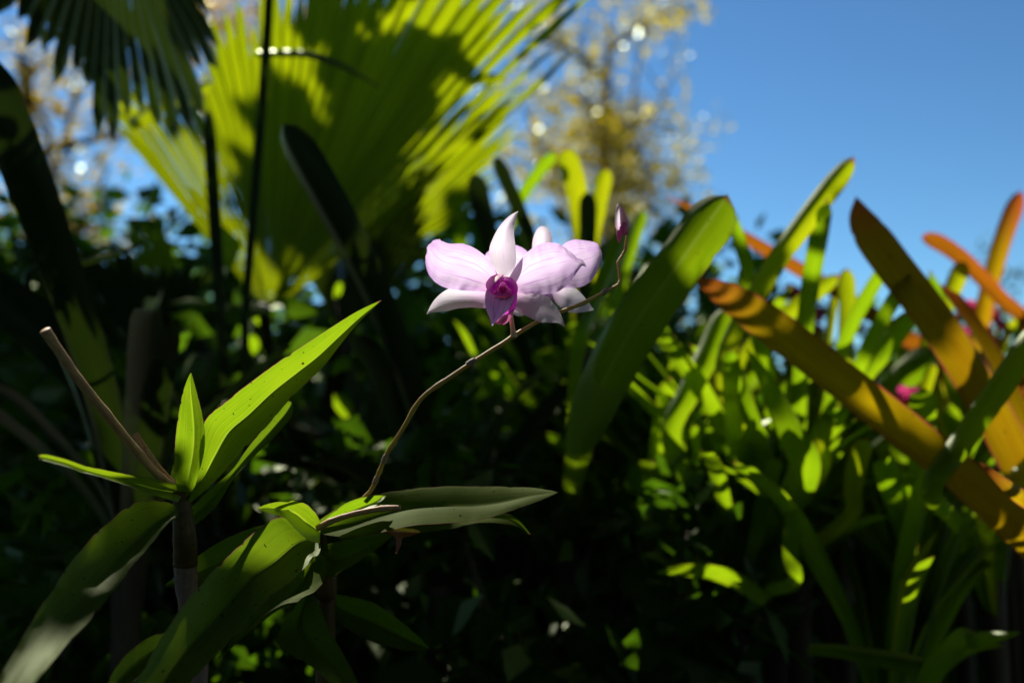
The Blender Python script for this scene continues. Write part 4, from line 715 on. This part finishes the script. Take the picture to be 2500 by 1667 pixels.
for q in ((900, 450), (700, 700), (800, 800), (500, 1000), (600, 1100), (300, 1300), (150, 1500)): lit.append(sun_uv(FM(q[0], q[1], 34)))
addl(FA, (260, 480), (210, 560), (95, 97), 50); addl(FA, (520, 700), (120, 260), (92, 94), 25); addl(FA, (700, 1150), (20, 190), (90, 92), 40); addl(FA, (720, 860), (250, 330), (92, 94), 10); addl(FA, (560, 640), (300, 420), (92, 94), 8)
lit += [sun_uv(p) for p in LITP]; addl(FA, (1280, 1400), (340, 520), (92, 98), 30); addl(FA, (1000, 1180), (250, 420), (110, 115), 20)
lit = np.array(lit)
dark = []
def addd(xs, ys, ds, n):
    for _ in range(n): dark.append(FA(rnd.uniform(*xs), rnd.uniform(*ys), rnd.uniform(*ds)))
addd((420, 2400), (1130, 1600), (37, 60), 160); addd((-50, 2400), (1000, 1600), (60, 120), 260); addd((-50, 1450), (760, 1150), (60, 190), 300); addd((0, 1000), (600, 800), (80, 190), 120)
addd((1300, 1520), (680, 1000), (50, 51), 60); addd((640, 1000), (330, 700), (92, 130), 90); addd((-50, 500), (-50, 300), (110, 125), 30)
force = []  # points to be shadowed by leaves added sunward, outside the frame
for i in range(8): force.append(FA(1880 + rnd.uniform(-15, 15), 800 + i * 18, 58.5))
for i in range(5): force.append(FA(2085 - i * 11, 612 + i * 9, 63.5))
for i in range(46): f = i / 45; force.append(FA(1545 - 300 * f + rnd.uniform(-45, 45), 690 + 420 * f, 50))
for i in range(14): force.append(FA(rnd.uniform(1300, 1370), rnd.uniform(980, 1150), rnd.uniform(56, 66)))
for i in range(14): force.append(FA(rnd.uniform(1590, 1700), rnd.uniform(630, 690), 59.7))
for i in range(8): force.append(FA(1880 + rnd.uniform(-15, 15), 800 + i * 18, 58.5))
for i in range(40): f = rnd.random(); force.append(FA(1230 - 330 * f + rnd.uniform(-30, 40), 90 + 330 * f + rnd.uniform(-30, 30), 92))
for i in range(60): force.append(FA(rnd.uniform(600, 950), rnd.uniform(300, 560), 92))
for cx, cy in ((640, 300), (840, 220), (980, 90), (780, 90), (420, 300)):
    for i in range(4): force.append(FA(cx + rnd.uniform(-30, 30), cy + rnd.uniform(-25, 25), 92))
nf = len(force); wide = []
while len(wide) < 1600:
    q = Vector((rnd.uniform(-2.2, 2.0), rnd.uniform(-1.2, 3.0), rnd.uniform(1.3, 2.4))); rel = q - CAM; dep = rel.dot(FWD)
    if dep > 0 and rel.dot(UP) / dep < 833.5 / FPX + .12: continue
    wide.append(q)
core = np.concatenate([lit[:220], np.array([sun_uv(p) for p in LITP])])
for i in range(700): dark.append(FA(rnd.uniform(1420, 2380), rnd.uniform(960, 1500), rnd.uniform(56, 80)))
small0 = nf + len(dark) - 700
V, F, UV, cen = [], [], [], []
for ip, p in enumerate(force + dark + wide):
    u = np.array(sun_uv(p)); r = .02 if ip < nf else rnd.uniform(.035, .055)
    if small0 <= ip < nf + len(dark): r = rnd.uniform(.012, .03)
    if ip >= nf + len(dark): r = rnd.uniform(.07, .11)
    if np.min(np.linalg.norm(((lit[:220] if ip < 13 else core) if ip < nf else lit) - u, axis=1)) < r * 1.2 + .006: continue
    sdist = 0.5
    while ip < nf + len(dark):
        q = p + SUN * sdist; rel = q - CAM; dep = rel.dot(FWD)
        if dep <= 0 or rel.dot(UP) / dep > 833.5 / FPX + .12: break
        sdist += .1
    q = p + SUN * (sdist + rnd.uniform(.1, .5)) if ip < nf + len(dark) else p
    a = Vector((rnd.gauss(0, 1), rnd.gauss(0, 1), rnd.gauss(0, 1))); a = (a - SUN * a.dot(SUN) * .75).normalized(); b = a.cross(SUN + Vector((rnd.gauss(0, .3), rnd.gauss(0, .3), 0))).normalized()
    o = len(V); cen.append(q)
    for k in range(10):
        an = 2 * math.pi * k / 10; V.append(q + a * math.cos(an) * r * (1.15 if ip >= nf else 1.9) + b * math.sin(an) * r * (.8 if ip >= nf else .6) + SUN * (.1 * r * math.cos(2 * an))); UV.append((.5 + .4 * math.sin(an), .45 + .4 * math.cos(an)))
    F.append(tuple(range(o, o + 10)))
tb = Vector((-2.6, 3.4, 0)); tree = Thing('added_shade_tree', tb, 'unseen broad leaved tree added to cast shade on the plant bed', 'tree')  # made up out of view; its leaves are placed to throw chosen shade
limbs = [tube([tb - Vector((0, 0, .1)), tb + Vector((.1, -.1, .9)), tb + Vector((.3, -.2, 1.9)), tb + Vector((.7, -.4, 2.7))], [.11, .09, .08, .05], 20, 12, jit=.15)]
top = tb + Vector((.5, -.3, 2.4))
for k in range(9):
    c = cen[(k * 97) % len(cen)] + Vector((0, 0, .06)); mm = top.lerp(c, .5) + Vector((0, 0, .5))
    if min(np.min(np.linalg.norm(lit - np.array(sun_uv(Vector(q))), axis=1)) for q in catmull(np.array([list(top), list(mm), list(c + Vector((0, 0, .1)))]), 24)) < .045: continue
    limbs.append(tube([top, top.lerp(c, .5) + Vector((0, 0, .5)), c + Vector((0, 0, .1))], [.035, .022, .006], 16, 7, jit=.1, seed=k))
tree.add('trunk', merge(*limbs), M['bark']); tree.add('crown', (V, F, UV), M['strap_dark'])
# tall trees added out of view: their crowns block sky light above the bed
lit2 = np.concatenate([lit, np.array([sun_uv(FA(rnd.uniform(0, 1650), rnd.uniform(-50, 550), rnd.uniform(460, 640))) for _ in range(120)])])
for i, (tx, ty, lab) in enumerate(((-5.5, 1.5, 'unseen tall tree added on the left to block sky light'), (5.5, -.5, 'unseen tall tree added on the right to block sky light'), (.5, -5.0, 'unseen tall tree added behind the camera to block sky light'))):
    b = Vector((tx, ty, 0)); T = Thing('added_sky_block_tree', b, lab, 'tree'); V, F, UV, cs = [], [], [], []
    while len(V) < 10 * 1100:
        q = Vector((tx + rnd.gauss(0, 3.0), ty + rnd.gauss(0, 2.8), rnd.uniform(3.6, 7.5))); rel = q - CAM; dep = rel.dot(FWD)
        if dep > -1 and rel.dot(UP) / max(.01, dep) < 833.5 / FPX + .12 and abs(rel.x) < .75 * abs(dep) + .6: continue
        r = rnd.uniform(.14, .28)
        if np.min(np.linalg.norm(lit2 - np.array(sun_uv(q)), axis=1)) < r * 1.2 + .03: continue
        a = Vector((rnd.gauss(0, 1), rnd.gauss(0, 1), rnd.gauss(0, .5))).normalized(); bb = a.cross(Vector((rnd.gauss(0, .5), rnd.gauss(0, .5), 1))).normalized(); o = len(V); cs.append(q)
        for k in range(10):
            an = 2 * math.pi * k / 10; V.append(q + a * math.cos(an) * r * 1.15 + bb * math.sin(an) * r * .8); UV.append((.5 + .4 * math.sin(an), .45 + .4 * math.cos(an)))
        F.append(tuple(range(o, o + 10)))
    tp = b + Vector((0, 0, 4.5)); lb = [tube([b - Vector((0, 0, .1)), b + Vector((.1, 0, 2)), tp], [.2, .16, .1], 16, 12, jit=.1)]
    for k in range(40):
        c = cs[k * 23 % len(cs)]; mm = tp.lerp(c, .5) + Vector((0, 0, .4))
        if min(np.min(np.linalg.norm(lit2 - np.array(sun_uv(Vector(q))), axis=1)) for q in catmull(np.array([list(tp), list(mm), list(c)]), 24)) < .1: continue
        lb.append(tube([tp, mm, c], [.06, .04, .01], 12, 7))
    T.add('trunk', merge(*lb), M['bark']); T.add('crown', (V, F, UV), M['strap_dark'])
for i, (x, y) in enumerate(((-2.9, .4), (2.9, .2))):  # unseen side bushes added to cut sky light
    b = Vector((x, y, 0)); T = Thing('added_sky_block_bush', b, ('unseen tall bush added left of the bed to block sky light', 'unseen tall bush added right of the bed to block sky light')[i], 'bush')
    cs = [b + Vector((rnd.uniform(-.4, .4), rnd.uniform(-1.2, 1.2), rnd.uniform(.1, 2.4))) for _ in range(70)]
    T.add('stem', merge(*[tube([b, b.lerp(c, .5), c], [.02, .012, .004], 8, 6) for c in cs[::5]]), M['stalk_dark']); T.add('foliage', leaf_cloud(cs, 40, .28, .14, 95 + i, .6), M['shrub'])
for i, (x, y) in enumerate(((-1.5, -1.3), (0, -1.5), (1.5, -1.3))):  # unseen bushes added behind the camera to cut fill light from the front
    b = Vector((x, y, 0)); T = Thing('added_sky_block_bush', b, ('unseen tall bush added behind the camera on the left to block sky light', 'unseen tall bush added straight behind the camera to block sky light', 'unseen tall bush added behind the camera on the right to block sky light')[i], 'bush')
    cs = [b + Vector((rnd.uniform(-.8, .8), rnd.uniform(-.25, .25), rnd.uniform(.1, 2.6))) for _ in range(60)]
    T.add('stem', merge(*[tube([b, b.lerp(c, .5), c], [.02, .012, .004], 8, 6) for c in cs[::5]]), M['stalk_dark']); T.add('foliage', leaf_cloud(cs, 40, .28, .14, 90 + i, .6), M['shrub'])
